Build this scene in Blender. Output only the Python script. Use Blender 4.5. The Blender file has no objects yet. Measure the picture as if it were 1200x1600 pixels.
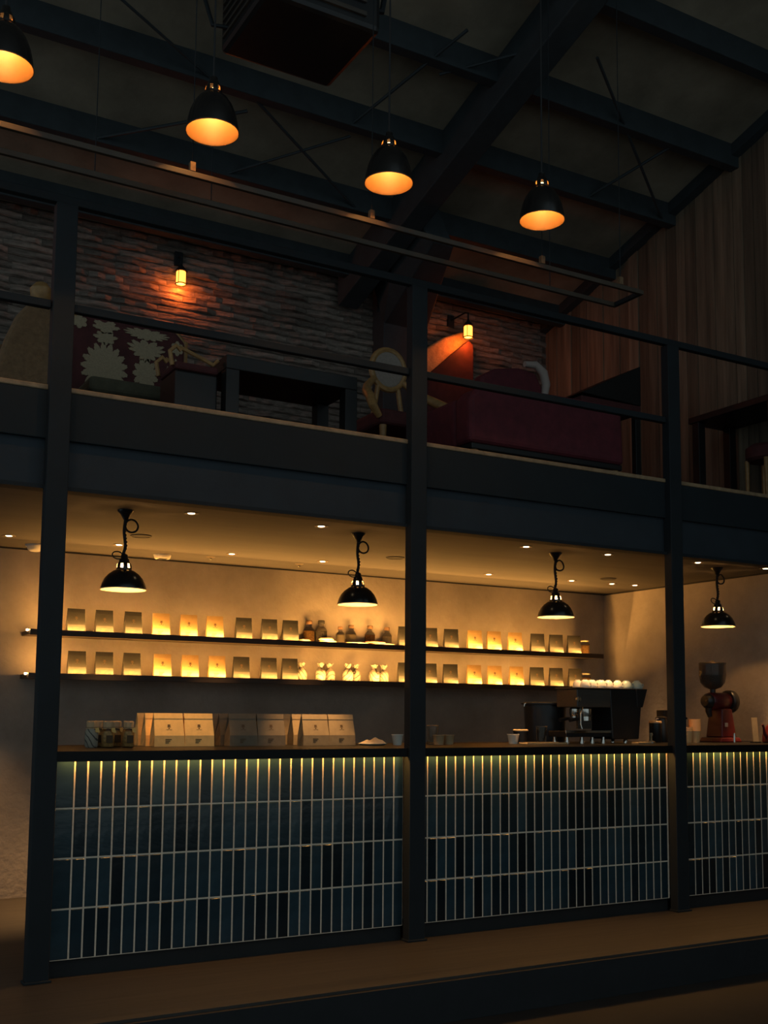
import bpy, math, random
from mathutils import Matrix, Vector
random.seed(7)
sc = bpy.context.scene
COL = sc.collection
PI = math.pi

# ------------------------------------------------------------------ camera
CAM = Vector((-1.2898, -5.3430, 1.2478))
YAW, PITCH, ROLL, FPX, CYPX = 0.51919, 0.10226, 0.00847, 1710.24, 939.47
fw = Vector((math.sin(YAW) * math.cos(PITCH), math.cos(YAW) * math.cos(PITCH), math.sin(PITCH)))
rt = Vector((math.cos(YAW), -math.sin(YAW), 0))
up = rt.cross(fw)
r2 = rt * math.cos(ROLL) + up * math.sin(ROLL)
u2 = up * math.cos(ROLL) - rt * math.sin(ROLL)
cd = bpy.data.cameras.new('camera')
cam = bpy.data.objects.new('camera', cd)
COL.objects.link(cam)
cam.matrix_world = Matrix(((r2.x, u2.x, -fw.x, CAM.x), (r2.y, u2.y, -fw.y, CAM.y), (r2.z, u2.z, -fw.z, CAM.z), (0, 0, 0, 1)))
cd.sensor_fit = 'VERTICAL'
cd.sensor_height = 36
cd.lens = FPX / 1600 * 36
cd.shift_y = (CYPX - 800) / 1600
cd.clip_start = 0.05
sc.camera = cam

# ------------------------------------------------------------------ world, exposure
W = bpy.data.worlds.new('world')
sc.world = W
W.use_nodes = True
W.node_tree.nodes['Background'].inputs[0].default_value = (0.74, 0.93, 1.0, 1)
W.node_tree.nodes['Background'].inputs[1].default_value = 0.30
sc.view_settings.view_transform = 'Standard'
sc.view_settings.look = 'None'
sc.view_settings.exposure = 0
sc.view_settings.gamma = 1
sc.view_settings.use_curve_mapping = False
sc.cycles.use_denoising = True
sc.cycles.max_bounces = 8
sc.cycles.sample_clamp_indirect = 3

WARM = (1.0, 0.48, 0.14)
AMBER = (1.0, 0.46, 0.10)
ORANGE = (1.0, 0.17, 0.02)


def lamp(name, kind, loc, energy, color, parent=None, rot=None, **kw):
    d = bpy.data.lights.new(name, kind)
    d.energy = energy
    d.color = color
    for k, v in kw.items():
        setattr(d, k, v)
    o = bpy.data.objects.new(name, d)
    COL.objects.link(o)
    o.location = loc
    if rot:
        o.rotation_euler = rot
    if parent:
        o.parent = parent
    return o


# ------------------------------------------------------------------ materials
def srgb(r, g, b):
    f = lambda c: (c / 255 / 12.92) if c / 255 <= 0.04045 else ((c / 255 + 0.055) / 1.055) ** 2.4
    return (f(r), f(g), f(b))


def mat(name, col, rough=0.6, metal=0.0, var=0.0, scale=8.0, stretch=(1, 1, 1), bump=0.0, bscale=None,
        emit=None, estr=0.0, trans=0.0, alpha=1.0, rand=0.0, spec=None, ior=None, detail=6.0, thin=False):
    m = bpy.data.materials.new(name)
    m.use_nodes = True
    nt = m.node_tree
    b = nt.nodes['Principled BSDF']
    b.inputs['Base Color'].default_value = (*col, 1)
    b.inputs['Roughness'].default_value = rough
    b.inputs['Metallic'].default_value = metal
    if trans:
        b.inputs['Transmission Weight'].default_value = trans
    if ior:
        b.inputs['IOR'].default_value = ior
    if spec is not None:
        b.inputs['Specular IOR Level'].default_value = spec
    if alpha < 1:
        b.inputs['Alpha'].default_value = alpha
    if emit:
        b.inputs['Emission Color'].default_value = (*emit, 1)
        b.inputs['Emission Strength'].default_value = estr
    src = None
    if var or bump:
        tc = nt.nodes.new('ShaderNodeTexCoord')
        mp = nt.nodes.new('ShaderNodeMapping')
        mp.inputs['Scale'].default_value = stretch
        nt.links.new(tc.outputs['Object'], mp.inputs['Vector'])
        src = mp.outputs['Vector']
    if var or rand:
        val = None
        if var:
            n = nt.nodes.new('ShaderNodeTexNoise')
            n.inputs['Scale'].default_value = scale
            n.inputs['Detail'].default_value = detail
            n.inputs['Roughness'].default_value = 0.62
            nt.links.new(src, n.inputs['Vector'])
            mr = nt.nodes.new('ShaderNodeMapRange')
            mr.inputs['From Min'].default_value = 0.3
            mr.inputs['From Max'].default_value = 0.7
            mr.inputs['To Min'].default_value = 1 - var
            mr.inputs['To Max'].default_value = 1 + var
            nt.links.new(n.outputs['Fac'], mr.inputs['Value'])
            val = mr.outputs['Result']
        if rand:
            oi = nt.nodes.new('ShaderNodeObjectInfo')
            m2 = nt.nodes.new('ShaderNodeMapRange')
            m2.inputs['To Min'].default_value = 1 - rand
            m2.inputs['To Max'].default_value = 1 + rand
            nt.links.new(oi.outputs['Random'], m2.inputs['Value'])
            if val is not None:
                mm = nt.nodes.new('ShaderNodeMath')
                mm.operation = 'MULTIPLY'
                nt.links.new(val, mm.inputs[0])
                nt.links.new(m2.outputs['Result'], mm.inputs[1])
                val = mm.outputs[0]
            else:
                val = m2.outputs['Result']
        vm = nt.nodes.new('ShaderNodeVectorMath')
        vm.operation = 'SCALE'
        vm.inputs[0].default_value = col
        nt.links.new(val, vm.inputs['Scale'])
        nt.links.new(vm.outputs[0], b.inputs['Base Color'])
    if bump:
        n2 = nt.nodes.new('ShaderNodeTexNoise')
        n2.inputs['Scale'].default_value = bscale or scale
        n2.inputs['Detail'].default_value = 4
        nt.links.new(src, n2.inputs['Vector'])
        bp = nt.nodes.new('ShaderNodeBump')
        bp.inputs['Strength'].default_value = bump
        bp.inputs['Distance'].default_value = 0.02
        nt.links.new(n2.outputs['Fac'], bp.inputs['Height'])
        nt.links.new(bp.outputs['Normal'], b.inputs['Normal'])
    return m


M = {}
M['steel'] = mat('blackened_steel', (0.005, 0.0098, 0.0135), 0.75, 0.0, var=0.25, scale=6)
M['fascia'] = mat('painted_fascia', (0.0045, 0.0105, 0.0145), 0.8, var=0.2, scale=4)
M['fascia_low'] = mat('cool_lit_lower_fascia', (0.018, 0.027, 0.036), 0.75, var=0.2, scale=4)  # cool ambient light on the lower panel, put into its lighter, bluer colour
M['nosing'] = mat('worn_wood_nosing', (0.30, 0.20, 0.11), 0.6, var=0.3, scale=20)
M['plaster'] = mat('grey_plaster', (0.33, 0.285, 0.24), 0.85, var=0.22, scale=2.2, bump=0.25, bscale=30)
M['barceil'] = mat('brushed_board_ceiling', (0.066, 0.059, 0.054), 0.8, var=0.18, scale=1.6, stretch=(0.35, 3, 1), bump=0.1, bscale=20)
M['platform'] = mat('oiled_wood_floor', (0.042, 0.035, 0.029), 0.55, var=0.3, scale=3, stretch=(0.4, 9, 1), bump=0.05)
M['hallfloor'] = mat('dark_concrete_floor', (0.015, 0.014, 0.013), 0.65, var=0.3, scale=3)
M['riser'] = mat('black_riser', (0.012, 0.013, 0.015), 0.7, var=0.2)
M['grout'] = mat('cement_grout', (0.80, 0.67, 0.52), 0.9, var=0.12, scale=60)
M['tile'] = mat('glazed_teal_tile', (0.013, 0.030, 0.042), 0.14, var=0.25, scale=9, bump=0.05, bscale=16, rand=0.7)
M['slab'] = mat('dark_worktop', (0.0045, 0.0045, 0.0048), 0.4, spec=0.2, var=0.3, scale=12)
M['plinth'] = mat('black_plinth', (0.010, 0.012, 0.013), 0.7, var=0.2)
M['shelf'] = mat('dark_shelf_board', (0.040, 0.026, 0.016), 0.5, var=0.3, scale=10, stretch=(0.3, 3, 3))
M['roof'] = mat('rust_stained_roof_boards', (0.30, 0.255, 0.185), 0.9, var=0.35, scale=1.7, bump=0.2, bscale=12)
M['purlin'] = mat('black_purlin', (0.032, 0.043, 0.049), 0.75, var=0.2)
M['stone'] = mat('rough_stacked_stone', (0.215, 0.175, 0.145), 0.9, var=0.5, scale=22, stretch=(0.5, 1, 2), bump=0.8, bscale=30, rand=0.35)
M['mortar'] = mat('dark_mortar', (0.08, 0.062, 0.048), 0.95, var=0.3, scale=30)
M['plank'] = mat('weathered_plank', (0.17, 0.125, 0.082), 0.8, var=0.4, scale=3, stretch=(6, 6, 0.35), bump=0.25, rand=0.35)
M['mezzfloor'] = mat('mezzanine_boards', (0.10, 0.07, 0.045), 0.7, var=0.3, scale=5)
M['enamel_black'] = mat('black_enamel', (0.013, 0.012, 0.012), 0.22, var=0.1)
M['enamel_in'] = mat('cream_enamel_inside', (0.85, 0.72, 0.50), 0.35)
M['enamel_gold'] = mat('gilt_enamel_inside', (0.17, 0.083, 0.023), 0.42, var=0.08, scale=30)
M['bulb'] = mat('glowing_bulb', (1, 0.9, 0.7), 0.4, emit=(1, 0.62, 0.28), estr=14)
M['cord'] = mat('black_cord', (0.014, 0.014, 0.015), 0.7, var=0.2)
M['led'] = mat('led_strip', (1, 0.8, 0.5), 0.5, emit=AMBER, estr=6)
M['spot'] = mat('downlight_lens', (1, 0.9, 0.7), 0.5, emit=(1, 0.72, 0.40), estr=10)
M['spotring'] = mat('downlight_ring', (0.12, 0.09, 0.06), 0.5, var=0.1)
M['dark'] = mat('dark_gap', (0.02, 0.018, 0.016), 0.8, var=0.2)
M['white_plastic'] = mat('white_plastic', (0.55, 0.52, 0.47), 0.5, var=0.05)
M['kraft'] = mat('golden_kraft_paper', (0.36, 0.23, 0.088), 0.75, var=0.10, scale=25, rand=0.10)
M['greybag'] = mat('grey_paper', (0.026, 0.024, 0.018), 0.75, var=0.12, scale=25, rand=0.15)
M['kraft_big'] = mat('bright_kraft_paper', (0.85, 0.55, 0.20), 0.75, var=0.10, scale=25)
M['shaded_brownbag'] = mat('shaded_brown_kraft_paper', (0.17, 0.13, 0.085), 0.75, var=0.12, scale=25, rand=0.10)  # shade on the bags outside the downlight beams is put into this brown
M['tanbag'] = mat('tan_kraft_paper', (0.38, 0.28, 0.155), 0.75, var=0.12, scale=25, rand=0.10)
M['ink'] = mat('brown_print', (0.09, 0.05, 0.02), 0.8, var=0.1)
M['paper'] = mat('cream_paper', (0.52, 0.44, 0.30), 0.8, var=0.1, scale=30)
M['red_packet'] = mat('red_edged_paper', (0.55, 0.16, 0.10), 0.7, var=0.1, scale=30)
M['glass'] = mat('clear_glass', (0.9, 0.88, 0.82), 0.04, trans=1.0, ior=1.3)
M['glass_dim'] = mat('smoky_glass', (0.45, 0.40, 0.34), 0.05, trans=0.9, ior=1.3)
M['hopper_glass'] = mat('dark_hopper_glass', (0.30, 0.25, 0.21), 0.05, trans=0.85, ior=1.3)
M['tea'] = mat('dry_tea', (0.28, 0.15, 0.06), 0.9, var=0.5, scale=90)
M['cereal'] = mat('golden_granules', (0.62, 0.36, 0.12), 0.9, var=0.4, scale=90)
M['beans'] = mat('coffee_beans', (0.020, 0.012, 0.008), 0.5, var=0.5, scale=80, bump=0.8, bscale=90)
M['cork'] = mat('cork', (0.16, 0.09, 0.045), 0.9, var=0.3, scale=60)
M['ribbon'] = mat('yellow_tag', (0.75, 0.45, 0.12), 0.7, var=0.1)
M['ceramic'] = mat('white_ceramic', (0.82, 0.77, 0.66), 0.25, var=0.04)
M['ceramic_blue'] = mat('pale_green_ceramic', (0.42, 0.50, 0.44), 0.25, var=0.04)
M['kraft_cup'] = mat('kraft_cup', (0.50, 0.33, 0.17), 0.7, var=0.1, scale=20)
M['machine'] = mat('matt_black_steel', (0.012, 0.012, 0.013), 0.35, var=0.1)
M['machine_grey'] = mat('brushed_dark_panel', (0.075, 0.062, 0.050), 0.4, 0.3, var=0.2, scale=40, stretch=(0.2, 1, 4))
M['chrome'] = mat('chrome', (0.75, 0.70, 0.62), 0.12, 1.0, var=0.05)
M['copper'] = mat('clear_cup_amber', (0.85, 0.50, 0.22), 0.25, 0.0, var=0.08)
M['red_enamel'] = mat('red_enamel', (0.085, 0.008, 0.010), 0.3, var=0.12)
M['cloth'] = mat('cream_cloth', (0.66, 0.50, 0.32), 0.9, var=0.12, scale=30, bump=0.4, bscale=40)
M['velvet_red'] = mat('dark_red_velvet', (0.105, 0.014, 0.022), 0.8, var=0.25, scale=14)
M['plum'] = mat('plum_velvet', (0.075, 0.018, 0.018), 0.85, var=0.25, scale=14)
M['tan_linen'] = mat('tan_linen', (0.20, 0.12, 0.06), 0.9, var=0.22, scale=40, bump=0.3, bscale=60)
M['drape'] = mat('ochre_drape', (0.55, 0.34, 0.14), 0.9, var=0.25, scale=30, bump=0.3, bscale=50)
M['gilt'] = mat('gilt_wood', (0.36, 0.20, 0.07), 0.45, var=0.25, scale=25)
M['darkwood'] = mat('dark_stained_wood', (0.006, 0.006, 0.006), 0.5, var=0.2)
M['motif'] = mat('beige_damask_weave', (0.36, 0.285, 0.18), 0.85, var=0.18, scale=120)
M['greenpad'] = mat('olive_cushion', (0.085, 0.08, 0.05), 0.9, var=0.2, scale=20)
M['greypad'] = mat('grey_linen', (0.30, 0.25, 0.21), 0.9, var=0.15, scale=60)
M['scroll'] = mat('pale_piping', (0.42, 0.34, 0.30), 0.8, var=0.1)
M['sconce_glass'] = mat('glowing_lantern_glass', (1, 0.7, 0.4), 0.5, emit=(1, 0.25, 0.03), estr=5)
M['trackbar'] = mat('brown_track', (0.058, 0.040, 0.024), 0.5, var=0.2)
M['hvac'] = mat('black_unit_casing', (0.010, 0.011, 0.012), 0.45, var=0.2)


# ------------------------------------------------------------------ mesh helpers
class MB:
    def __init__(s):
        s.v, s.f = [], []

    def add(s, vs, fs):
        n = len(s.v)
        s.v += [tuple(p) for p in vs]
        s.f += [tuple(i + n for i in f) for f in fs]
        return s

    def box(s, x0, x1, y0, y1, z0, z1):
        return s.add([(x0, y0, z0), (x1, y0, z0), (x1, y1, z0), (x0, y1, z0), (x0, y0, z1), (x1, y0, z1), (x1, y1, z1), (x0, y1, z1)],
                     [(0, 3, 2, 1), (4, 5, 6, 7), (0, 1, 5, 4), (1, 2, 6, 5), (2, 3, 7, 6), (3, 0, 4, 7)])

    def hexa(s, b, t):
        return s.add(list(b) + list(t), [(0, 3, 2, 1), (4, 5, 6, 7), (0, 1, 5, 4), (1, 2, 6, 5), (2, 3, 7, 6), (3, 0, 4, 7)])

    def prism(s, poly, a0, a1, axis='y'):
        """poly: 2D outline, extruded along axis between a0 and a1 (y: poly is x,z; x: poly is y,z; z: poly is x,y)"""
        f3 = {'y': lambda p, a: (p[0], a, p[1]), 'x': lambda p, a: (a, p[0], p[1]), 'z': lambda p, a: (p[0], p[1], a)}[axis]
        n = len(poly)
        vs = [f3(p, a0) for p in poly] + [f3(p, a1) for p in poly]
        fs = [tuple(range(n - 1, -1, -1)), tuple(range(n, 2 * n))]
        for i in range(n):
            j = (i + 1) % n
            fs.append((i, j, n + j, n + i))
        return s.add(vs, fs)

    def lathe(s, prof, n=24, c=(0, 0, 0), axis='z', skip=None, cap0=False, cap1=False, closed=False):
        vs, fs = [], []
        for (r, h) in prof:
            for k in range(n):
                a = 2 * PI * k / n
                if axis == 'z':
                    vs.append((c[0] + r * math.cos(a), c[1] + r * math.sin(a), c[2] + h))
                elif axis == 'x':
                    vs.append((c[0] + h, c[1] + r * math.cos(a), c[2] + r * math.sin(a)))
                else:
                    vs.append((c[0] + r * math.sin(a), c[1] + h, c[2] + r * math.cos(a)))
        m = len(prof)
        for i in range(m - (0 if closed else 1)):
            i2 = (i + 1) % m
            for k in range(n):
                if skip and skip(i, k):
                    continue
                k2 = (k + 1) % n
                fs.append((i * n + k, i * n + k2, i2 * n + k2, i2 * n + k))
        if cap0:
            fs.append(tuple(range(n - 1, -1, -1)))
        if cap1:
            fs.append(tuple((m - 1) * n + k for k in range(n)))
        return s.add(vs, fs)

    def tube(s, pts, r, n=8, closed=False):
        pts = [Vector(p) for p in pts]
        m = len(pts)
        rs = r if isinstance(r, (list, tuple)) else [r] * m
        vs, fs = [], []
        prev = None
        for i, p in enumerate(pts):
            if closed:
                t = pts[(i + 1) % m] - pts[i - 1]
            else:
                t = pts[min(i + 1, m - 1)] - pts[max(i - 1, 0)]
            t.normalize()
            if prev is None:
                ref = Vector((0, 0, 1)) if abs(t.z) < 0.9 else Vector((1, 0, 0))
                a = t.cross(ref).normalized()
            else:
                a = (prev - t * prev.dot(t)).normalized()
            prev = a
            b = t.cross(a)
            for k in range(n):
                an = 2 * PI * k / n
                vs.append(p + (a * math.cos(an) + b * math.sin(an)) * rs[i])
        for i in range(m if closed else m - 1):
            i2 = (i + 1) % m
            for k in range(n):
                k2 = (k + 1) % n
                fs.append((i * n + k, i * n + k2, i2 * n + k2, i2 * n + k))
        if not closed:
            fs.append(tuple(range(n - 1, -1, -1)))
            fs.append(tuple((m - 1) * n + k for k in range(n)))
        return s.add(vs, fs)

    def build(s, name, m, parent=None, smooth=False, bevel=0.0, loc=None, seg=2, sub=0):
        me = bpy.data.meshes.new(name)
        me.from_pydata(s.v, [], s.f)
        me.materials.append(M[m] if isinstance(m, str) else m)
        if smooth:
            me.shade_smooth()
        me.update()
        o = bpy.data.objects.new(name, me)
        COL.objects.link(o)
        if parent:
            o.parent = parent
        if loc:
            o.location = loc
        if bevel:
            b = o.modifiers.new('bevel', 'BEVEL')
            b.width = bevel
            b.segments = seg
            b.limit_method = 'ANGLE'
        if sub:
            b = o.modifiers.new('sub', 'SUBSURF')
            b.levels = sub
            b.render_levels = sub
        if smooth and bevel == 0 and sub == 0:
            try:
                me.set_sharp_from_angle(angle=math.radians(42))
            except Exception:
                pass
        return o


def tag(o, label=None, cat=None, group=None, kind=None):
    if label:
        o['label'] = label
    if cat:
        o['category'] = cat
    if group:
        o['group'] = group
    if kind:
        o['kind'] = kind
    return o


def thing(name, label, cat, loc=(0, 0, 0), rz=0.0, group=None):
    o = bpy.data.objects.new(name, None)
    o.empty_display_size = 0.05
    COL.objects.link(o)
    o.location = loc
    o.rotation_euler = (0, 0, rz)
    return tag(o, label, cat, group)


def dup(root, loc=None, rz=None, label=None, group=None):
    r = root.copy()
    COL.objects.link(r)
    if loc is not None:
        r.location = loc
    if rz is not None:
        r.rotation_euler = (0, 0, rz)
    if label:
        r['label'] = label
    if group:
        r['group'] = group
    for ch in list(root.children):
        c = ch.copy()
        COL.objects.link(c)
        c.parent = r
        for g in list(ch.children):
            d = g.copy()
            COL.objects.link(d)
            d.parent = c
    return r


def piece(name, me, parent, loc=(0, 0, 0), scale=None):
    o = bpy.data.objects.new(name, me)
    COL.objects.link(o)
    o.parent = parent
    o.location = loc
    if scale:
        o.scale = scale
    return o


def struct(o):
    return tag(o, kind='structure')


# ------------------------------------------------------------------ setting: shell
ZC, YB, XE = 2.36, 2.38, 5.46          # bar ceiling, bar back wall, end wall
ZM, YW = 2.81, 3.2                     # mezzanine floor, upper back wall
roofz = lambda y: 6.09 - 0.283 * y
XL = -3.0
struct(MB().box(XL, XE + 0.12, -0.83, YB + 0.12, -0.12, 0.0).build('floor', 'platform'))
struct(MB().box(-7, 9, -9, -0.835, -0.32, -0.20).build('floor_lower', 'hallfloor'))
step = struct(MB().box(XL, XE + 0.12, -0.86, -0.83, -0.20, -0.012).build('trim_1', 'riser'))
struct(MB().box(XL, XE + 0.12, YB, YB + 0.12, 0, ZC).build('wall_back', 'plaster'))
struct(MB().box(XE, XE + 0.12, 0.0, YB, 0, ZC).build('wall_right', 'plaster'))
struct(MB().box(XE + 0.125, XE + 0.245, -6.0, 0.0, -0.2, ZC + 0.4).build('wall_right_front', 'plank'))
struct(MB().box(XL, XE + 0.12, 0.02, YB + 0.12, ZC, ZC + 0.05).build('ceiling', 'barceil'))
sg = MB()
sg.box(XL, XE, YB - 0.006, YB + 0.002, ZC - 0.010, ZC + 0.001)
struct(sg.build('trim_2', 'dark'))
struct(MB().box(XE - 0.008, XE + 0.002, 0.03, YB - 0.006, ZC - 0.012, ZC + 0.001).build('trim_3', 'dark'))
mezz = struct(MB().box(XL, XE + 0.12, 0.02, YW + 0.12, ZC + 0.05, ZM).build('floor_mezzanine', 'mezzfloor'))

# fascia of the mezzanine: channel above, panel below, flange and wood nosing
fas = struct(MB().box(XL, XE + 0.3, 0.0, 0.02, 2.33, ZM).build('trim_4', 'fascia_low'))
MB().box(XL, XE + 0.3, -0.022, 0.0, 2.56, 2.80).build('channel', 'fascia', fas, bevel=0.004)
MB().box(XL, XE + 0.3, -0.030, 0.06, 2.312, 2.332).build('flange', 'steel', fas)
MB().box(XL, XE + 0.3, -0.026, 0.10, 2.80, 2.827).build('nosing', 'nosing', fas, bevel=0.006)

# upper back wall of rough stacked stone
wb = struct(MB().box(XL, XE + 0.12, YW, YW + 0.12, ZM, roofz(YW) + 0.05).build('wall_back_upper', 'mortar'))
stone_mesh = []
for k in range(10):
    rr = random.Random(40 + k)
    L, H = 0.142, 0.0288
    n = 5
    vs, fs = [], []
    top = [(-L + 2 * L * i / (n - 1), H * (1 + rr.uniform(-0.18, 0.05))) for i in range(n)]
    bot = [(-L + 2 * L * i / (n - 1), -H * (1 + rr.uniform(-0.18, 0.05))) for i in range(n)]
    for i in range(n):
        d = -rr.uniform(0.010, 0.030)
        e = 0.4 if i in (0, n - 1) else 1
        vs += [(top[i][0], 0.0, top[i][1]), (top[i][0], d * e, top[i][1] * 0.7), (bot[i][0], d * e * rr.uniform(.7, 1), bot[i][1] * 0.7), (bot[i][0], 0.0, bot[i][1])]
    for i in range(n - 1):
        a, b = i * 4, i * 4 + 4
        for q in range(3):
            fs.append((a + q, a + q + 1, b + q + 1, b + q))
    fs += [(0, 3, 2, 1), ((n - 1) * 4, (n - 1) * 4 + 1, (n - 1) * 4 + 2, (n - 1) * 4 + 3)]
    me = bpy.data.meshes.new('stone')
    me.from_pydata(vs, [], fs)
    me.materials.append(M['stone'])
    me.update()
    stone_mesh.append(me)
rest = MB()
rows = int((5.16 - 3.62) / 0.058)
cnt = 0
cells = []
for j in range(rows + 1):
    z = 5.145 - j * 0.058
    x = -0.35 + random.uniform(-0.15, 0)
    while x < XE - 0.15:
        L = random.uniform(0.22, 0.46)
        if x + L > XE:
            L = XE - x
        cells.append((x + L / 2, z, L))
        x += L
vis = [c for c in cells if c[1] > 3.95 and 0.0 < c[0] < 5.0]
vis.sort(key=lambda c: -c[1])
keep = set(vis[:300])
for c in cells:
    me = random.choice(stone_mesh)
    s = (c[2] / 0.285, random.uniform(0.7, 1.4), 1.0)
    if c in keep:
        piece('stone', me, wb, (c[0], YW, c[1]), s)
    else:
        rest.add([(v.co.x * s[0] + c[0], v.co.y * s[1] + YW, v.co.z + c[1]) for v in me.vertices], [tuple(p.vertices) for p in me.polygons])
tag(rest.build('stone_rest', 'stone', wb), kind='stuff')

# upper end wall of vertical planks
wr = struct(MB().box(XE + 0.02, XE + 0.14, -4.0, YW + 0.12, ZC, roofz(-4) - 0.0).build('wall_right_upper', 'darkwood'))
y = -3.2
while y < YW:
    w = random.uniform(0.095, 0.135)
    y1 = min(y + w - 0.005, YW)
    p = random.uniform(0.0, 0.012)
    MB().hexa([(XE - p, y, ZM), (XE + 0.02, y, ZM), (XE + 0.02, y1, ZM), (XE - p, y1, ZM)],
              [(XE - p, y, roofz(y)), (XE + 0.02, y, roofz(y)), (XE + 0.02, y1, roofz(y1)), (XE - p, y1, roofz(y1))]).build('plank', 'plank', wr)
    y += w

# roof: deck, purlins, portal rafter, column, brace rods
RX0, RX1, RY0 = XL, XE + 0.3, -4.0
roof = struct(MB().hexa([(RX0, RY0, roofz(RY0)), (RX1, RY0, roofz(RY0)), (RX1, YW + 0.3, roofz(YW + 0.3)), (RX0, YW + 0.3, roofz(YW + 0.3))],
                        [(RX0, RY0, roofz(RY0) + .1), (RX1, RY0, roofz(RY0) + .1), (RX1, YW + 0.3, roofz(YW + 0.3) + .1), (RX0, YW + 0.3, roofz(YW + 0.3) + .1)]).build('roof', 'roof'))
for yc in (2.93, 2.19, 1.42, 0.70, -0.09, -0.86, -1.62):
    z = roofz(yc)
    MB().box(RX0, XE, yc - 0.045, yc + 0.045, z - 0.175, z + 0.02).build('purlin', 'purlin', roof, bevel=0.006)
for (x0, x1, dep) in ((3.03, 3.23, 0.34),):
    b, t = [], []
    for (xx, yy) in ((x0, RY0), (x1, RY0), (x1, YW - 0.1), (x0, YW - 0.1)):
        b.append((xx, yy, roofz(yy) - dep))
        t.append((xx, yy, roofz(yy) - 0.001))
    MB().hexa(b, t).build('rafter', 'purlin', roof, bevel=0.01)
MB().hexa([(3.35, 2.0, roofz(2.0) - 0.40), (3.55, 2.0, roofz(2.0) - 0.40), (3.9, 3.0, 4.75), (3.45, 3.0, 4.75)],
          [(3.03, 2.0, roofz(2.0) - 0.1), (3.4, 2.0, roofz(2.0) - 0.1), (3.9, 3.0, roofz(3.0) - 0.05), (3.3, 3.0, roofz(3.0) - 0.05)]).build('haunch', 'purlin', roof, bevel=0.01)
MB().box(3.44, 3.84, 2.98, YW - 0.002, ZM, roofz(YW)).build('column', 'purlin', roof, bevel=0.01)
# gable edge beam under the roof along the plank wall
b, t = [], []
for (xx, yy) in ((XE - 0.09, RY0), (XE - 0.001, RY0), (XE - 0.001, YW), (XE - 0.09, YW)):
    b.append((xx, yy, roofz(yy) - 0.10))
    t.append((xx, yy, roofz(yy) + 0.0))
MB().hexa(b, t).build('gable_beam', 'purlin', roof)
for (x0, y0, x1, y1, rr_) in ((1.45, 1.40, 2.75, 2.19, .012), (2.24, 1.44, 2.60, 0.40, .012), (2.62, 0.78, 3.2, 0.30, .010), (3.6, 0.25, 5.4, 1.45, .012),
                              (4.47, 1.42, 4.75, 0.70, .012), (0.45, 2.25, 1.5, 1.55, .012), (1.6, 2.15, 2.3, 1.5, .010), (0.2, 0.9, 1.2, 1.4, .010)):
    MB().tube([(x0, y0, roofz(y0) - 0.16), (x1, y1, roofz(y1) - 0.16)], rr_, 6).build('brace_rod', 'purlin', roof)

# ------------------------------------------------------------------ posts and guardrail
post_lab = ('black steel post at the left end of the bar, nearest the passage', 'black steel post in the middle of the bar', 'black steel post before the red grinder, right side')
for i, xr in enumerate((-0.038, 2.003, 4.012)):
    t = thing('steel_post', post_lab[i], 'post', (xr - 0.052, -0.036, 0), group='black posts of the bar front')
    MB().box(-0.052, 0.052, -0.034, 0.034, 0.0, 3.74).build('shaft', 'steel', t, bevel=0.004)
    MB().box(-0.062, 0.062, -0.042, 0.034, 0.0, 0.012).build('base_plate', 'steel', t, bevel=0.003)
g = thing('guardrail', 'black steel guardrail running along the mezzanine edge', 'railing', (0, -0.036, ZM))
MB().box(XL, XE, -0.022, 0.022, 3.74 - ZM + 0.001, 3.785 - ZM).build('top_rail', 'steel', g, bevel=0.004)
MB().box(XL, -0.145, -0.008, 0.032, 3.205 - ZM, 3.245 - ZM).build('mid_rail', 'steel', g, bevel=0.004)
MB().box(-0.036, 1.898, -0.008, 0.032, 3.205 - ZM, 3.245 - ZM).build('mid_rail', 'steel', g, bevel=0.004)
MB().box(2.005, 3.907, -0.008, 0.032, 3.205 - ZM, 3.245 - ZM).build('mid_rail', 'steel', g, bevel=0.004)

# ------------------------------------------------------------------ counter
PW, PH, G = 0.06333, 0.235, 0.0085
tile_me = []
for k in range(4):
    rr = random.Random(k)
    w, h, d, c = (PW - G) / 2, (PH - G) / 2, 0.010, 0.0025
    q = [rr.uniform(-0.0012, 0.0012) for _ in range(4)]
    vs = [(-w, 0, -h), (w, 0, -h), (w, 0, h), (-w, 0, h), (-w, -d + c, -h), (w, -d + c, -h), (w, -d + c, h), (-w, -d + c, h),
          (-w + c, -d + q[0], -h + c), (w - c, -d + q[1], -h + c), (w - c, -d + q[2], h - c), (-w + c, -d + q[3], h - c)]
    fs = []
    for a, b in ((0, 4), (4, 8)):
        for i in range(4):
            j = (i + 1) % 4
            fs.append((a + i, a + j, b + j, b + i))
    fs.append((8, 9, 10, 11))
    me = bpy.data.meshes.new('tile')
    me.from_pydata(vs, [], fs)
    me.materials.append(M['tile'])
    me.update()
    tile_me.append(me)
bays = ((0.0, 30, -0.036, 1.897, 'left bay of the blue tiled bar counter, below the paper bags'),
        (2.0592, 29, 2.006, 3.905, 'middle bay of the blue tiled bar counter, below the espresso machine'),
        (4.0736, 21, 4.014, XE - 0.002, 'right bay of the blue tiled bar counter, below the red grinder'))
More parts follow.
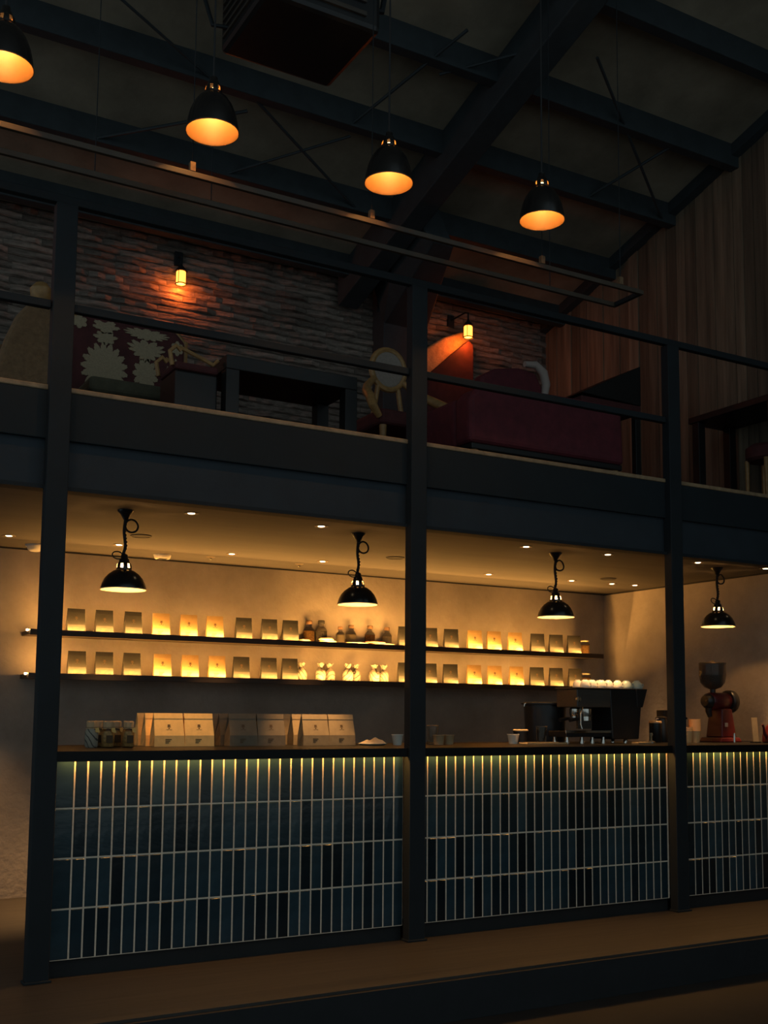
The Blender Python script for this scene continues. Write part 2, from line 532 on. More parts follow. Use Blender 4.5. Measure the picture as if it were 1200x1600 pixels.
for (x0, n, xa, xb, lab) in bays:
    t = thing('bar_counter', lab, 'counter', (x0, 0.0, 0.0), group='tiled bays of the bar counter')
    MB().box(xa - x0, xb - x0, 0.0005, 0.25, 0.08, 1.0205).build('body', 'grout', t)
    MB().box(max(xa - x0, 0.17), xb - x0 - 0.001, 0.2505, 0.92, 0.0, 1.0205).build('rear_body', 'plinth', t)
    MB().box(xa - x0, xb - x0, 0.02, 0.25, 0.0, 0.08).build('plinth', 'plinth', t)
    first = -1 if x0 > 1 and xa < x0 - 0.02 else 0
    for i in range(first, n + 1):
        for j in range(4):
            cx = (i + 0.5) * PW
            l, r = cx - (PW - G) / 2, cx + (PW - G) / 2
            lo, hi = xa - x0 + 0.002, xb - x0 - 0.002
            if l < lo or (x0 == 0.0 and i == 0):
                l = lo
            if r > hi:
                r = hi
            if r - l < 0.008:
                continue
            sx = (r - l) / (PW - G)
            piece('tile', random.choice(tile_me), t, ((l + r) / 2, 0.007, 1.02 - (j + 0.5) * PH), (sx, 1, 1))
wt = thing('worktop', 'long dark worktop running over all bays of the bar counter', 'worktop', (0, 0, 1.010))
MB().prism([(-0.036, -0.0012), (XE - 0.001, -0.0012), (XE - 0.001, 0.97), (0.16, 0.97), (-0.036, 0.25)], 0.011, 0.046, 'z').build('slab', 'slab', wt)
for (xa, xb) in ((-0.036, 1.896), (2.006, 3.904), (4.016, XE - 0.001)):
    MB().prism([(-.05, -.002), (-.05, .0462), (-.0035, .0462), (-.0035, .016), (-.042, .016), (-.042, -.002)], xa, xb, 'x').build('front_edge', 'slab', wt)
    MB().box(xa + 0.02, xb - 0.02, -0.036, -0.026, 0.012, 0.0155).build('led_strip', 'led', wt)
    lamp('counter_led', 'AREA', ((xa + xb) / 2, -0.031, 0.0105), 2.6 * (xb - xa), AMBER, wt, shape='RECTANGLE', size=xb - xa - 0.05, size_y=0.008)

# ------------------------------------------------------------------ back shelves
ZS = {1: 1.783, 2: 1.492}
for k, lab in ((1, 'upper dark wall shelf with a lit front lip behind the bar'), (2, 'lower dark wall shelf with a lit front lip behind the bar')):
    xa, xb = 0.27, 5.22
    t = thing('wall_shelf', lab, 'shelf', (0, 2.12, ZS[k]))
    MB().box(xa, xb, 0.0, YB - 2.12, -0.028, 0.0).build('board', 'shelf', t, bevel=0.002)
    MB().box(xa, xb, -0.006, 0.0, -0.034, 0.006).build('front_lip', 'shelf', t, bevel=0.001)
    MB().tube([(xa - 0.012, 0.056, 0.004), (xb + 0.012, 0.056, 0.004)], 0.004, 8).build('led_strip', 'led', t)
    for xx in (xa - 0.012, xb + 0.012):
        MB().lathe([(0.0, -0.008), (0.008, -0.006), (0.010, 0), (0.008, 0.006), (0, 0.008)], 10, (xx, 0.03, 0.0)).build('led_end', M['bulb'], t, smooth=True)
    lamp('shelf_led', 'AREA', ((xa + xb) / 2 - 0.02, 0.056, 0.008), 62, AMBER, t, rot=(math.radians(180 - 14), 0, 0), shape='RECTANGLE', size=xb - xa - 0.22, size_y=0.008)


# ------------------------------------------------------------------ coffee bags
def make_bag(label, m, w=0.124, h=0.163, d=0.05, printed=True, fold=True):
    t = thing('coffee_bag', label, 'bag')
    tw = w * 0.95
    b = MB()
    hw, hd, tt = w / 2, d / 2, 0.004
    g = 0.017
    # front, back with a slight bulge, gusseted sides
    F = [(-hw, -hd, 0), (hw, -hd, 0), (hw * .985, -hd * .93, h * .33), (tw / 2, -tt, h), (-tw / 2, -tt, h), (-hw * .985, -hd * .93, h * .33)]
    B = [(p[0], -p[1], p[2]) for p in F]
    L = [(-hw, 0, 0), (-hw * .985 + g * .8, 0, h * .33), (-tw / 2 + g, 0, h)]
    R = [(-p[0], p[1], p[2]) for p in L]
    vs = F + B + L + R
    fs = [(0, 1, 2, 5), (5, 2, 3, 4), (7, 6, 11, 8), (8, 11, 10, 9),
          (12, 0, 5, 13), (13, 5, 4, 14), (6, 12, 13, 11), (11, 13, 14, 10),
          (1, 15, 16, 2), (2, 16, 17, 3), (15, 7, 8, 16), (16, 8, 9, 17), (0, 12, 6, 7, 15, 1), (4, 3, 17, 9, 10, 14)]
    b.add(vs, fs)
    b.build('body', m, t)
    if fold:
        f = MB()
        y1 = -tt - 0.0005
        sl = (hd - tt) / h * 1.35
        f.hexa([(-tw / 2 - .001, -tt - .028 * sl - .0025, h - .028), (tw / 2 + .001, -tt - .028 * sl - .0025, h - .028), (tw / 2 + .001, -tt - .028 * sl + .0005, h - .028), (-tw / 2 - .001, -tt - .028 * sl + .0005, h - .028)],
               [(-tw / 2 - .001, -tt - .002, h + .002), (tw / 2 + .001, -tt - .002, h + .002), (tw / 2 + .001, tt, h + .002), (-tw / 2 - .001, tt, h + .002)])
        f.build('top_fold', m, t)
    if printed:
        pr = MB()

        def quad(x0, x1, z0, z1):
            def yy(z):
                k = h * .33
                return (-hd + (hd * .07) * z / k if z < k else -hd * .93 + (hd * .93 - tt) * (z - k) / (h - k)) - 0.0006
            pr.add([(x0, yy(z0), z0), (x1, yy(z0), z0), (x1, yy(z1), z1), (x0, yy(z1), z1)], [(0, 1, 2, 3)])
        zc = h * 0.60
        for (x0, x1, z0, z1) in ((-.008, .008, zc + .006, zc + .012), (-.005, .005, zc - .003, zc + .005), (-.009, -.006, zc - .004, zc + .005), (.006, .009, zc - .004, zc + .005),
                                 (-.003, .003, zc - .014, zc - .005), (-.016, -.003, zc - .018, zc - .016), (.003, .016, zc - .018, zc - .016)):
            quad(x0, x1, z0, z1)
        for i in range(3):
            quad(-.024, [.012, .004, -.004][i], h * .2 - i * .009, h * .2 - i * .009 + .0045)
        tag(pr.build('print', 'ink', t), kind='stuff')
    return t


protos = {}


def bag(kind, loc, label, group, rz=0.0, big=False):
    key = (kind, big)
    if key not in protos:
        kw = dict(w=0.174, h=0.182, d=0.088) if big else {}
        protos[key] = make_bag(label, kind, printed=True, **kw)
        o = protos[key]
    else:
        o = dup(protos[key])
    o.location = loc
    o.rotation_euler = (0, 0, rz)
    o['label'] = label
    o['group'] = group
    return o


ordn = ('leftmost', 'middle', 'rightmost')
UP = [(0.595, 'greybag', 0), (0.79, 'greybag', 0), (0.995, 'greybag', 0), (1.20, 'kraft', 1), (1.406, 'kraft', 1), (1.607, 'kraft', 1),
      (1.834, 'greybag', 2), (2.041, 'greybag', 2), (2.215, 'greybag', 2), (3.235, 'greybag', 3), (3.47, 'greybag', 3), (3.676, 'greybag', 3),
      (3.912, 'kraft', 4), (4.109, 'kraft', 4), (4.33, 'kraft', 4), (4.57, 'greybag', 5), (4.774, 'greybag', 5), (4.975, 'greybag', 5)]
LO = [(0.611, 'greybag', 0), (0.80, 'greybag', 0), (0.995, 'greybag', 0), (1.218, 'kraft', 1), (1.424, 'kraft', 1), (1.63, 'kraft', 1),
      (1.821, 'greybag', 2), (2.042, 'greybag', 2), (2.215, 'greybag', 2), (3.235, 'greybag', 3), (3.465, 'greybag', 3), (3.67, 'greybag', 3),
      (3.906, 'kraft', 4), (4.115, 'kraft', 4), (4.342, 'kraft', 4), (4.561, 'greybag', 5), (4.771, 'greybag', 5), (4.985, 'greybag', 5)]
gdesc = ('of three dark grey bags nearest the left post', 'of three golden bags left of the middle post', 'of three grey bags between the golden bags and the bottles',
         'of three grey bags around the middle post', 'of three golden bags right of the middle post', 'of three grey bags at the right end')
for (lst, zz, nm) in ((UP, ZS[1], 'upper'), (LO, ZS[2], 'lower')):
    for i, (x, k, gi) in enumerate(lst):
        rz = (-0.30 if x > 3.3 else (-0.12 if x > 1.1 else 0.0)) + random.uniform(-0.05, 0.05)
        bag(k, (x, 2.226, zz), '%s %s, %s shelf' % (ordn[i % 3], gdesc[gi], nm), 'coffee bags on the wall shelves', rz)

# bags on the counter: two in front, slivers of two more behind their left side
ZT = 1.056
gcol = (('kraft_big', 'bright golden'), ('shaded_brownbag', 'shaded brown'), ('tanbag', 'tan'))
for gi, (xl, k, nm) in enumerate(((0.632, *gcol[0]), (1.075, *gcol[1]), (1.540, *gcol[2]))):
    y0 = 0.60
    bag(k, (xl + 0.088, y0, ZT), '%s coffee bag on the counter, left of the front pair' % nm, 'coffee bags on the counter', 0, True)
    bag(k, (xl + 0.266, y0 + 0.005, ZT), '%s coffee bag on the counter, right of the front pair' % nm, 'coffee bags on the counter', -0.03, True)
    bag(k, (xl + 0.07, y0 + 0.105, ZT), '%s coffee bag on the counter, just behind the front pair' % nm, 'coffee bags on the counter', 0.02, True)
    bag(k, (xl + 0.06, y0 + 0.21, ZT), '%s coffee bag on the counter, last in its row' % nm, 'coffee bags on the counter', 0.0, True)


# ------------------------------------------------------------------ bottles, jars and packets on the shelves
def lathe_obj(prof, m, name, parent, n=20, loc=(0, 0, 0), cap0=True, cap1=True):
    return MB().lathe(prof, n, loc, cap0=cap0, cap1=cap1).build(name, m, parent, smooth=True)


def wrapped_mat():
    m = mat('newsprint_wrap', (0.74, 0.64, 0.46), 0.85, bump=0.3, bscale=25)
    nt = m.node_tree
    b = nt.nodes['Principled BSDF']
    tc = nt.nodes.new('ShaderNodeTexCoord')
    mp = nt.nodes.new('ShaderNodeMapping')
    mp.inputs['Rotation'].default_value = (0, 0.7, 0.4)
    mp.inputs['Scale'].default_value = (14, 14, 14)
    nt.links.new(tc.outputs['Object'], mp.inputs[0])
    w = nt.nodes.new('ShaderNodeTexWave')
    w.inputs['Scale'].default_value = 0.9
    w.inputs['Distortion'].default_value = 5
    w.inputs['Detail'].default_value = 3
    nt.links.new(mp.outputs[0], w.inputs[0])
    r = nt.nodes.new('ShaderNodeValToRGB')
    r.color_ramp.elements[0].position = 0.05
    r.color_ramp.elements[0].color = (0.07, 0.06, 0.05, 1)
    r.color_ramp.elements[1].position = 0.18
    r.color_ramp.elements[1].color = (0.33, 0.29, 0.22, 1)
    nt.links.new(w.outputs['Color'], r.inputs[0])
    nt.links.new(r.outputs[0], b.inputs['Base Color'])
    return m


M['wrap'] = wrapped_mat()


def wrapped_bottle(loc, label, group, s=1.0, rz=0.0):
    t = thing('wrapped_bottle', label, 'bottle', loc, rz, group)
    rr = random.Random(label)
    h = 0.145 * s
    b = MB()
    prof = [(0.036, 0), (0.042, 0.008), (0.044, 0.05), (0.040, 0.078), (0.026, 0.095), (0.0165, 0.108), (0.018, 0.114)]
    vs, fs, n = [], [], 20
    for (r, z) in prof:
        for k in range(n):
            a = 2 * PI * k / n
            q = 1 + 0.07 * math.sin(5 * a + z * 60) * rr.uniform(.4, 1)
            vs.append((r * s * q * math.cos(a), r * s * q * math.sin(a) * .9, z * s))
    for i in range(len(prof) - 1):
        for k in range(n):
            k2 = (k + 1) % n
            fs.append((i * n + k, i * n + k2, (i + 1) * n + k2, (i + 1) * n + k))
    fs.append(tuple(range(n - 1, -1, -1)))
    fs.append(tuple((len(prof) - 1) * n + k for k in range(n)))
    b.add(vs, fs)
    b.build('paper_wrap', 'wrap', t, smooth=True)
    f = MB()
    vs, fs = [], []
    for (r, z) in ((0.0155, 0.110), (0.020, 0.122), (0.027, 0.140), (0.022, 0.139), (0.008, 0.128)):
        for k in range(n):
            a = 2 * PI * k / n
            q = 1 + 0.22 * math.sin(7 * a + rr.uniform(0, .8)) * (z - .105) / .035
            vs.append((r * s * q * math.cos(a), r * s * q * math.sin(a), z * s + 0.004 * math.sin(4 * a)))
    for i in range(4):
        for k in range(n):
            k2 = (k + 1) % n
            fs.append((i * n + k, i * n + k2, (i + 1) * n + k2, (i + 1) * n + k))
    f.add(vs, fs)
    f.build('twisted_top', 'wrap', t, smooth=True)
    return t


wl = ('first paper-wrapped bottle on the lower shelf, beside the grey bag', 'second paper-wrapped bottle on the lower shelf', 'third paper-wrapped bottle on the lower shelf',
      'fourth paper-wrapped bottle on the lower shelf', 'fifth paper-wrapped bottle on the lower shelf, set back', 'sixth paper-wrapped bottle on the lower shelf',
      'last paper-wrapped bottle on the lower shelf, nearest the middle post')
for i, (x, dy) in enumerate(((2.345, 0), (2.495, -.03), (2.592, .01), (2.735, -.03), (2.83, .02), (2.972, -.03), (3.068, -.01))):
    wrapped_bottle((x, 2.29 + dy, ZS[2]), wl[i] + ', counted from the left' if i in (1, 2, 3) else wl[i], 'paper-wrapped bottles on the lower shelf', 1.0, i * 1.1)


def glass_bottle(loc, label, fill, s=1.0, cap='cork', gm='glass', flat=False):
    t = thing('glass_bottle', label, 'bottle', loc, 0, 'glass bottles on the upper shelf')
    lathe_obj([(0.026 * s, 0), (0.030 * s, 0.004 * s), (0.030 * s, 0.068 * s), (0.024 * s, 0.080 * s), (0.014 * s, 0.087 * s), (0.014 * s, 0.104 * s)], gm, 'bottle_glass', t, 18)
    lathe_obj([(0.024 * s, 0.003 * s), (0.0275 * s, 0.006 * s), (0.0275 * s, 0.06 * s), (0.020 * s, 0.066 * s)], fill, 'contents', t, 16)
    lathe_obj([(0.016 * s, 0.102 * s), (0.017 * s, 0.104 * s), (0.017 * s, 0.118 * s), (0.015 * s, 0.121 * s)], cap, 'stopper', t, 14)
    return t


def packet(poly, loc, z0, z1, label, m='paper', rz=0.0):
    t = thing('paper_packet', label, 'packet', (loc[0], loc[1], z0), rz, 'flat packets on the upper shelf')
    b = MB()
    n = len(poly)
    c = 0.82
    h = z1 - z0
    b.add([(p[0], p[1], 0) for p in poly] + [(p[0] * 1.04, p[1] * 1.04, h * .5) for p in poly] + [(p[0] * c, p[1] * c, h) for p in poly],
          [tuple(range(n - 1, -1, -1))] + [(i, (i + 1) % n, n + (i + 1) % n, n + i) for i in range(n)] + [(n + i, n + (i + 1) % n, 2 * n + (i + 1) % n, 2 * n + i) for i in range(n)] + [tuple(2 * n + i for i in range(n))])
    b.build('wrapper', m, t, bevel=0.002)
    MB().box(-.02, .02, -.012, .012, h, h + 0.0012).build('seal', 'tanbag', t)
    return t


def ell(a, b, n=16, p=0.75):
    return [(a * math.copysign(abs(math.cos(2 * PI * k / n)) ** p, math.cos(2 * PI * k / n)), b * math.copysign(abs(math.sin(2 * PI * k / n)) ** p, math.sin(2 * PI * k / n))) for k in range(n)]


z1 = ZS[1]
packet(ell(.052, .042), (2.345, 2.255), z1, z1 + .026, 'small thick cream packet on the upper shelf next to the grey bag', rz=.1)
packet(ell(.075, .045), (2.545, 2.245), z1, z1 + .026, 'cream packet lying on the upper shelf under another packet')
packet(ell(.060, .040), (2.535, 2.25), z1 + .026, z1 + .047, 'cream packet lying on top, tilted, upper shelf', rz=.15)
packet(ell(.11, .045), (2.80, 2.245), z1, z1 + .021, 'long flat cream packet below the hanging lamp, upper shelf')
packet(ell(.115, .045), (3.035, 2.245), z1, z1 + .021, 'long flat cream packet nearest the middle post, upper shelf')
packet(ell(.09, .04), (2.965, 2.245), z1 + .021, z1 + .036, 'red-edged packet on top of the cream packets, upper shelf', 'red_packet', -.04)
glass_bottle((2.425, 2.332, z1), 'tallest stoppered tea bottle on the upper shelf, left of a dark one', 'cereal', 1.5)
glass_bottle((2.53, 2.328, z1), 'dark slim bottle between two tea bottles, upper shelf', 'beans', 1.55, 'dark', 'glass_dim')
glass_bottle((2.655, 2.245, z1), 'small tea bottle standing right of the tilted cream packet', 'paper', 1.15)
glass_bottle((2.80, 2.335, z1), 'tea bottle just below the middle hanging lamp, upper shelf', 'paper', 1.35)
glass_bottle((2.97, 2.335, z1), 'half-empty clear bottle behind the red-edged packet', 'tea', 1.38, gm='glass')
glass_bottle((3.13, 2.338, z1), 'tea bottle closest to the middle post, upper shelf', 'paper', 1.33)


def lidded_jar(loc, label, s=1.0):
    t = thing('lidded_jar', label, 'jar', loc, 0, 'lidded jars at the shelf ends')
    lathe_obj([(0.042 * s, 0), (0.047 * s, 0.005 * s), (0.047 * s, 0.095 * s), (0.036 * s, 0.108 * s), (0.036 * s, 0.118 * s)], 'glass', 'jar_glass', t, 20)
    lathe_obj([(0.040 * s, 0.004 * s), (0.0445 * s, 0.008 * s), (0.0445 * s, 0.082 * s), (0.03 * s, 0.086 * s)], 'cereal', 'contents', t, 18)
    lathe_obj([(0.040 * s, 0.116 * s), (0.043 * s, 0.118 * s), (0.043 * s, 0.128 * s), (0.040 * s, 0.130 * s)], 'paper', 'lid', t, 18)
    return t


lidded_jar((5.115, 2.25, ZS[1]), 'glass jar with a pale lid at the right end of the upper shelf')
lidded_jar((5.125, 2.25, ZS[2]), 'glass jar with a pale lid at the right end of the lower shelf')


# ------------------------------------------------------------------ counter: capped jars
def capped_jar(loc, label, wrapped=False, rz=0.0, tagside=1):
    t = thing('capped_jar', label, 'jar', loc, rz, 'paper-capped jars on the counter')
    if wrapped:
        lathe_obj([(0.028, 0), (0.034, 0.008), (0.035, 0.07), (0.031, 0.092), (0.024, 0.104)], 'wrap', 'paper_wrap', t, 16)
    else:
        lathe_obj([(0.030, 0), (0.033, 0.005), (0.034, 0.075), (0.029, 0.092), (0.022, 0.102), (0.022, 0.112)], 'glass', 'jar_glass', t, 16)
        lathe_obj([(0.028, 0.005), (0.0305, 0.008), (0.0315, 0.07), (0.024, 0.085)], 'cereal', 'contents', t, 16)
        MB().box(-.017, .017, -0.0362, -0.0352, .025, .065).build('label', 'ink', t)
    b = MB()
    n = 22
    vs, fs = [], []
    rr = random.Random(label)
    for (r, z) in ((0.030, 0.100), (0.026, 0.108), (0.028, 0.134), (0.024, 0.139), (0.0, 0.138)):
        for k in range(n):
            a = 2 * PI * k / n
            q = 1 + 0.06 * math.sin(8 * a) + rr.uniform(-.02, .02)
            vs.append((r * q * math.cos(a), r * q * math.sin(a), z + 0.002 * math.sin(6 * a)))
    for i in range(4):
        for k in range(n):
            k2 = (k + 1) % n
            fs.append((i * n + k, i * n + k2, (i + 1) * n + k2, (i + 1) * n + k))
    b.add(vs, fs)
    b.build('paper_cap', 'kraft_cup', t, smooth=True)
    MB().tube([(0.029 * math.cos(a), 0.029 * math.sin(a), 0.106) for a in [2 * PI * k / 16 for k in range(16)]], 0.0016, 6, closed=True).build('string', 'cork', t)
    MB().hexa([(tagside * .012, -.035, .082), (tagside * .034, -.037, .078), (tagside * .034, -.036, .078), (tagside * .012, -.034, .082)],
              [(tagside * .010, -.031, .104), (tagside * .028, -.033, .106), (tagside * .028, -.032, .106), (tagside * .010, -.030, .104)]).build('paper_tag', 'ribbon', t)
    return t


capped_jar((0.265, 0.48, ZT), 'jar wrapped in newsprint, leftmost of the paper-capped jars on the counter', True)
capped_jar((0.347, 0.465, ZT), 'clear jar next to the newsprint jar, front row on the counter')
capped_jar((0.458, 0.465, ZT), 'clear jar nearest the golden bags, front row on the counter')
capped_jar((0.422, 0.57, ZT), 'paper-capped jar in the back row, between the clear jars')
capped_jar((0.327, 0.575, ZT), 'paper-capped jar in the back row, behind the newsprint jar')

# cloth on a dish
t = thing('folded_cloth', 'cream folded cloth on a shallow dish beside the tan bags', 'cloth', (1.968, 0.48, ZT))
MB().lathe([(0.05, 0), (0.075, 0.004), (0.088, 0.012), (0.086, 0.014), (0.07, 0.008), (0, 0.006)], 28).build('dish', 'ceramic', t, smooth=True)
b = MB()
nx, ny = 14, 8
vs, fs = [], []
for i in range(nx + 1):
    for j in range(ny + 1):
        u, v = i / nx, j / ny
        env = (math.sin(PI * u) ** .5) * (math.sin(PI * v) ** .5)
        vs.append((-.075 + .15 * u, -.045 + .09 * v, 0.010 + env * (0.028 + 0.010 * math.sin(9 * u + 3 * v) + .005 * math.sin(17 * u - 5 * v))))
for i in range(nx):
    for j in range(ny):
        a = i * (ny + 1) + j
        fs.append((a, a + ny + 1, a + ny + 2, a + 1))
b.add(vs, fs).build('fabric', 'cloth', t, smooth=True)


def cup(name, loc, label, r0, r1, h, m, cat='cup', group=None, lid=None, band=None):
    t = thing(name, label, cat, loc, 0, group)
    MB().lathe([(0, 0), (r0, 0), (r1, h), (r1 * 1.03, h + .001), (r1 * 1.03, h - .002), (r1 * .93, h - .001), (r0 * .9, 0.006), (0, 0.006)], 24).build('wall', m, t, smooth=True)
    MB().lathe([(r1 * 1.0, h - 0.004), (r1 * 1.06, h - .003), (r1 * 1.06, h + .002), (r1 * 0.94, h + .002)], 24).build('rim', m, t, smooth=True)
    if lid:
        MB().lathe([(r1 * 1.08, h + .001), (r1 * 1.08, h + .006), (r1 * .9, h + .012), (0, h + .012)], 24).build('lid', lid, t, smooth=True)
    return t


cup('tea_cup', (2.152, 0.50, ZT), 'small white cup left of the middle post', .026, .036, .064, 'ceramic')
cup('paper_cup', (2.454, 0.50, ZT), 'kraft cup right of the middle post, partly hidden by it', .030, .036, .060, 'kraft_cup', group='kraft cups by the middle post')
cup('paper_cup', (2.539, 0.52, ZT), 'kraft cup beside the glass, second from the middle post', .030, .036, .060, 'kraft_cup', group='kraft cups by the middle post')
cup('drinking_glass', (2.49, 0.63, ZT), 'clear tumbler standing behind the two kraft cups', .034, .040, .12, 'glass', 'glass')
cup('tea_cup', (3.084, 0.57, ZT), 'small white cup before the dark lidded cup', .028, .040, .062, 'ceramic')
cup('lidded_cup', (3.211, 0.66, ZT), 'dark cup with a flat pale lid left of the black drum', .046, .05, .082, 'machine', lid='tanbag')
cup('drinking_glass', (3.318, 0.57, ZT), 'clear glass with handle in front of the black drum', .030, .038, .115, 'glass', 'glass')
t = thing('serving_tray', 'thin pale tray on the counter left of the espresso machine', 'tray', (3.222, 0.47, ZT))
MB().box(-.13, .20, -.05, .05, 0.0, 0.006).build('tray_base', 'tanbag', t, bevel=.002)
for yy in (-.05, .046):
    MB().box(-.13, .20, yy, yy + .004, 0.0065, 0.012).build('tray_edge', 'tanbag', t)

# black drum behind the tray
t = thing('coffee_drum', 'big black drum with a flat rim between glass and espresso machine', 'container', (3.585, 0.87, ZT))
lathe_obj([(0.13, 0), (0.138, 0.006), (0.150, 0.26), (0.150, 0.268)], 'machine', 'barrel', t, 36)
MB().lathe([(0.152, 0.262), (0.170, 0.266), (0.170, 0.276), (0.12, 0.282), (0, 0.284)], 36).build('lid', 'machine', t, smooth=True)
MB().tube([(-.168, 0, .27), (-.182, 0, .266), (-.184, 0, .25)], .006, 8).build('handle', 'chrome', t, smooth=True)
MB().tube([(.05, -.16, .272), (.06, -.175, .268)], .006, 8).build('knob', 'chrome', t, smooth=True)

# ------------------------------------------------------------------ espresso machine
t = thing('espresso_machine', 'black espresso machine with cups on its top, behind the counter', 'coffee machine', (3.55, 0.45, ZT))
MB().hexa([(0.29, 0.0, 0.03), (0.53, 0.0, 0.03), (0.53, 0.22, 0.03), (0.29, 0.22, 0.03)],
          [(0.27, 0.0, 0.372), (0.57, 0.0, 0.372), (0.57, 0.22, 0.372), (0.27, 0.22, 0.372)]).build('body', 'machine', t, bevel=.006)
MB().hexa([(0.515, -.006, 0.25), (0.565, -.006, 0.25), (0.565, 0.22, 0.25), (0.515, 0.22, 0.25)],
          [(0.50, -.012, 0.378), (0.605, -.012, 0.378), (0.605, 0.22, 0.378), (0.50, 0.22, 0.378)]).build('back_panel', 'machine', t, bevel=.004)
MB().box(-.02, 0.275, 0.0, 0.22, 0.245, 0.368).build('group_housing', 'machine_grey', t, bevel=.006)
MB().box(-.03, 0.59, -.004, 0.224, 0.372, 0.380).build('cup_rail', 'machine_grey', t, bevel=.002)
for k in range(2):
    gh = MB().lathe([(0.036, 0), (0.040, 0.02), (0.040, 0.05), (0.03, 0.06)], 20, (0.10, 0.055 + .11 * k, 0.185), cap0=True, cap1=True).build('group_head', 'chrome', t, smooth=True)
    pf = MB().lathe([(0.030, -.03), (0.036, -.028), (0.036, 0.0), (0.034, 0.002)], 20, (0.10, 0.055 + .11 * k, 0.183), cap0=True, cap1=True).build('portafilter', 'chrome', t, smooth=True)
    MB().tube([(0.066, .055 + .11 * k, .172), (0.0, .04 + .11 * k, .166), (-.06, .03 + .11 * k, .158)], [.008, .012, .013], 10).build('handle', 'machine', pf, smooth=True)
MB().box(-.10, 0.29, 0.02, 0.21, 0.045, 0.085).build('drip_tray', 'machine', t, bevel=.004)
MB().box(-.11, 0.29, 0.012, 0.02, 0.072, 0.090).build('tray_trim', 'chrome', t, bevel=.002)
for (xx, yy) in ((-.07, .05), (.05, .04), (.15, .05), (.24, .04), (-.07, .18), (.45, .05), (.45, .18)):
    MB().lathe([(0.016, 0), (0.016, 0.02), (0.012, 0.03), (0.012, 0.05)], 14, (xx, yy, 0.0), cap0=True, cap1=True).build('leg', 'chrome', t, smooth=True)
MB().tube([(.02, -.01, .245), (-.015, -.03, .2), (-.02, -.035, .13), (-.012, -.04, .10)], .005, 8).build('steam_wand', 'chrome', t, smooth=True)
MB().lathe([(0.0, 0), (0.018, 0.002), (0.018, 0.02), (0.0, .022)], 16, (-.005, -.005, 0.30), 'y').build('steam_knob', 'chrome', t, smooth=True)
MB().box(.02, .14, .04, .06, .10, .20).build('splash_panel', 'machine_grey', t)
ZMT = ZT + 0.380
cl = ('first', 'second', 'third', 'fourth', 'fifth')


def upturned_cup(loc, label, r, m):
    t = thing('coffee_cup', label, 'cup', loc, 0, 'cups on the espresso machine')
    MB().lathe([(r, 0), (r * 1.03, .002), (r * .99, .016), (r * .88, .034), (r * .66, .048), (r * .45, .053), (0, .053)], 24).build('bowl', m, t, smooth=True)
    MB().lathe([(r * .45, .052), (r * .45, .058), (r * .38, .058), (r * .38, .052)], 20).build('foot_ring', m, t, smooth=True)
    MB().tube([(r * .95, -r * .2, .012), (r * 1.22, -r * .28, .014), (r * 1.25, -r * .28, .032), (r * .82, -r * .18, .038)], .004, 6).build('handle', m, t, smooth=True)
    return t


for i in range(5):
    upturned_cup((3.63 + .073 * i, 0.487 + .012 * (i % 2), ZMT), '%s upturned white cup from the left on top of the espresso machine' % cl[i], .034, 'ceramic')
upturned_cup((4.005, 0.49, ZMT), 'upturned pale green cup beside the white cups on the espresso machine', .041, 'ceramic_blue')
upturned_cup((4.10, 0.49, ZMT), 'upturned pale green cup at the right corner of the espresso machine', .041, 'ceramic_blue')
for i in range(3):
    upturned_cup((3.66 + .095 * i, 0.60, ZMT), ('upturned white cup in the back row on the espresso machine, left', 'upturned white cup in the back row on the espresso machine, middle', 'upturned white cup in the back row on the espresso machine, right')[i], .034, 'ceramic')

# things between machine and right post
t = thing('canister', 'black canister with a copper lid left of the right post', 'canister', (4.406, 0.63, ZT))
lathe_obj([(0.042, 0), (0.045, 0.004), (0.045, 0.14)], 'machine', 'tin', t, 24)
lathe_obj([(0.046, 0.1405), (0.046, 0.152), (0.042, 0.156)], 'copper', 'lid', t, 24)
t = thing('milk_jug', 'dark jug with a pale handle close against the right post', 'jug', (4.514, 0.68, ZT))
lathe_obj([(0.05, 0), (0.055, 0.01), (0.050, 0.12), (0.040, 0.175)], 'machine', 'jug_body', t, 24)
MB().tube([(-.036, -.01, .17), (-.055, -.012, .172), (-.066, -.012, .160)], .006, 8).build('spout', 'scroll', t, smooth=True)
MB().lathe([(0.042, 0.172), (0.044, 0.18), (0.03, .188), (0, .19)], 24).build('lid', 'machine', t, smooth=True)
t = thing('tamper', 'small brass tamper standing beside the espresso machine', 'tamper', (4.24, 0.50, ZT))
lathe_obj([(0.026, 0), (0.026, 0.012), (0.008, 0.018), (0.007, 0.045), (0.013, 0.058), (0.010, 0.072)], 'tanbag', 'handle', t, 18)
lathe_obj([(0.028, 0.0), (0.028, 0.008)], 'chrome', 'base', t, 18)
t = thing('napkin_stack', 'low stack of pale napkins before the espresso machine', 'napkins', (4.02, 0.36, ZT))
for k in range(4):
    MB().box(-.06 + .004 * (k % 2), .06, -.035, .035, .003 * k, .003 * k + .0026).build('napkin', 'tanbag', t)

# right of the post: cup stacks, box, red grinder, red kettle


def cup_stack(loc, label, n, m, r=0.042, s=1.0):
    t = thing('cup_stack', label, 'cup stack', loc, 0, 'stacked cups beside the red grinder')
    for k in range(n):
        z = 0.010 * k
        MB().lathe([(r * .74, z), (r * .76, z), (r * (.97), z + .085), (r * 1.03, z + .0855), (r * 1.03, z + .090), (r * .95, z + .090)], 20).build('cup', m, t, smooth=True)
    return t


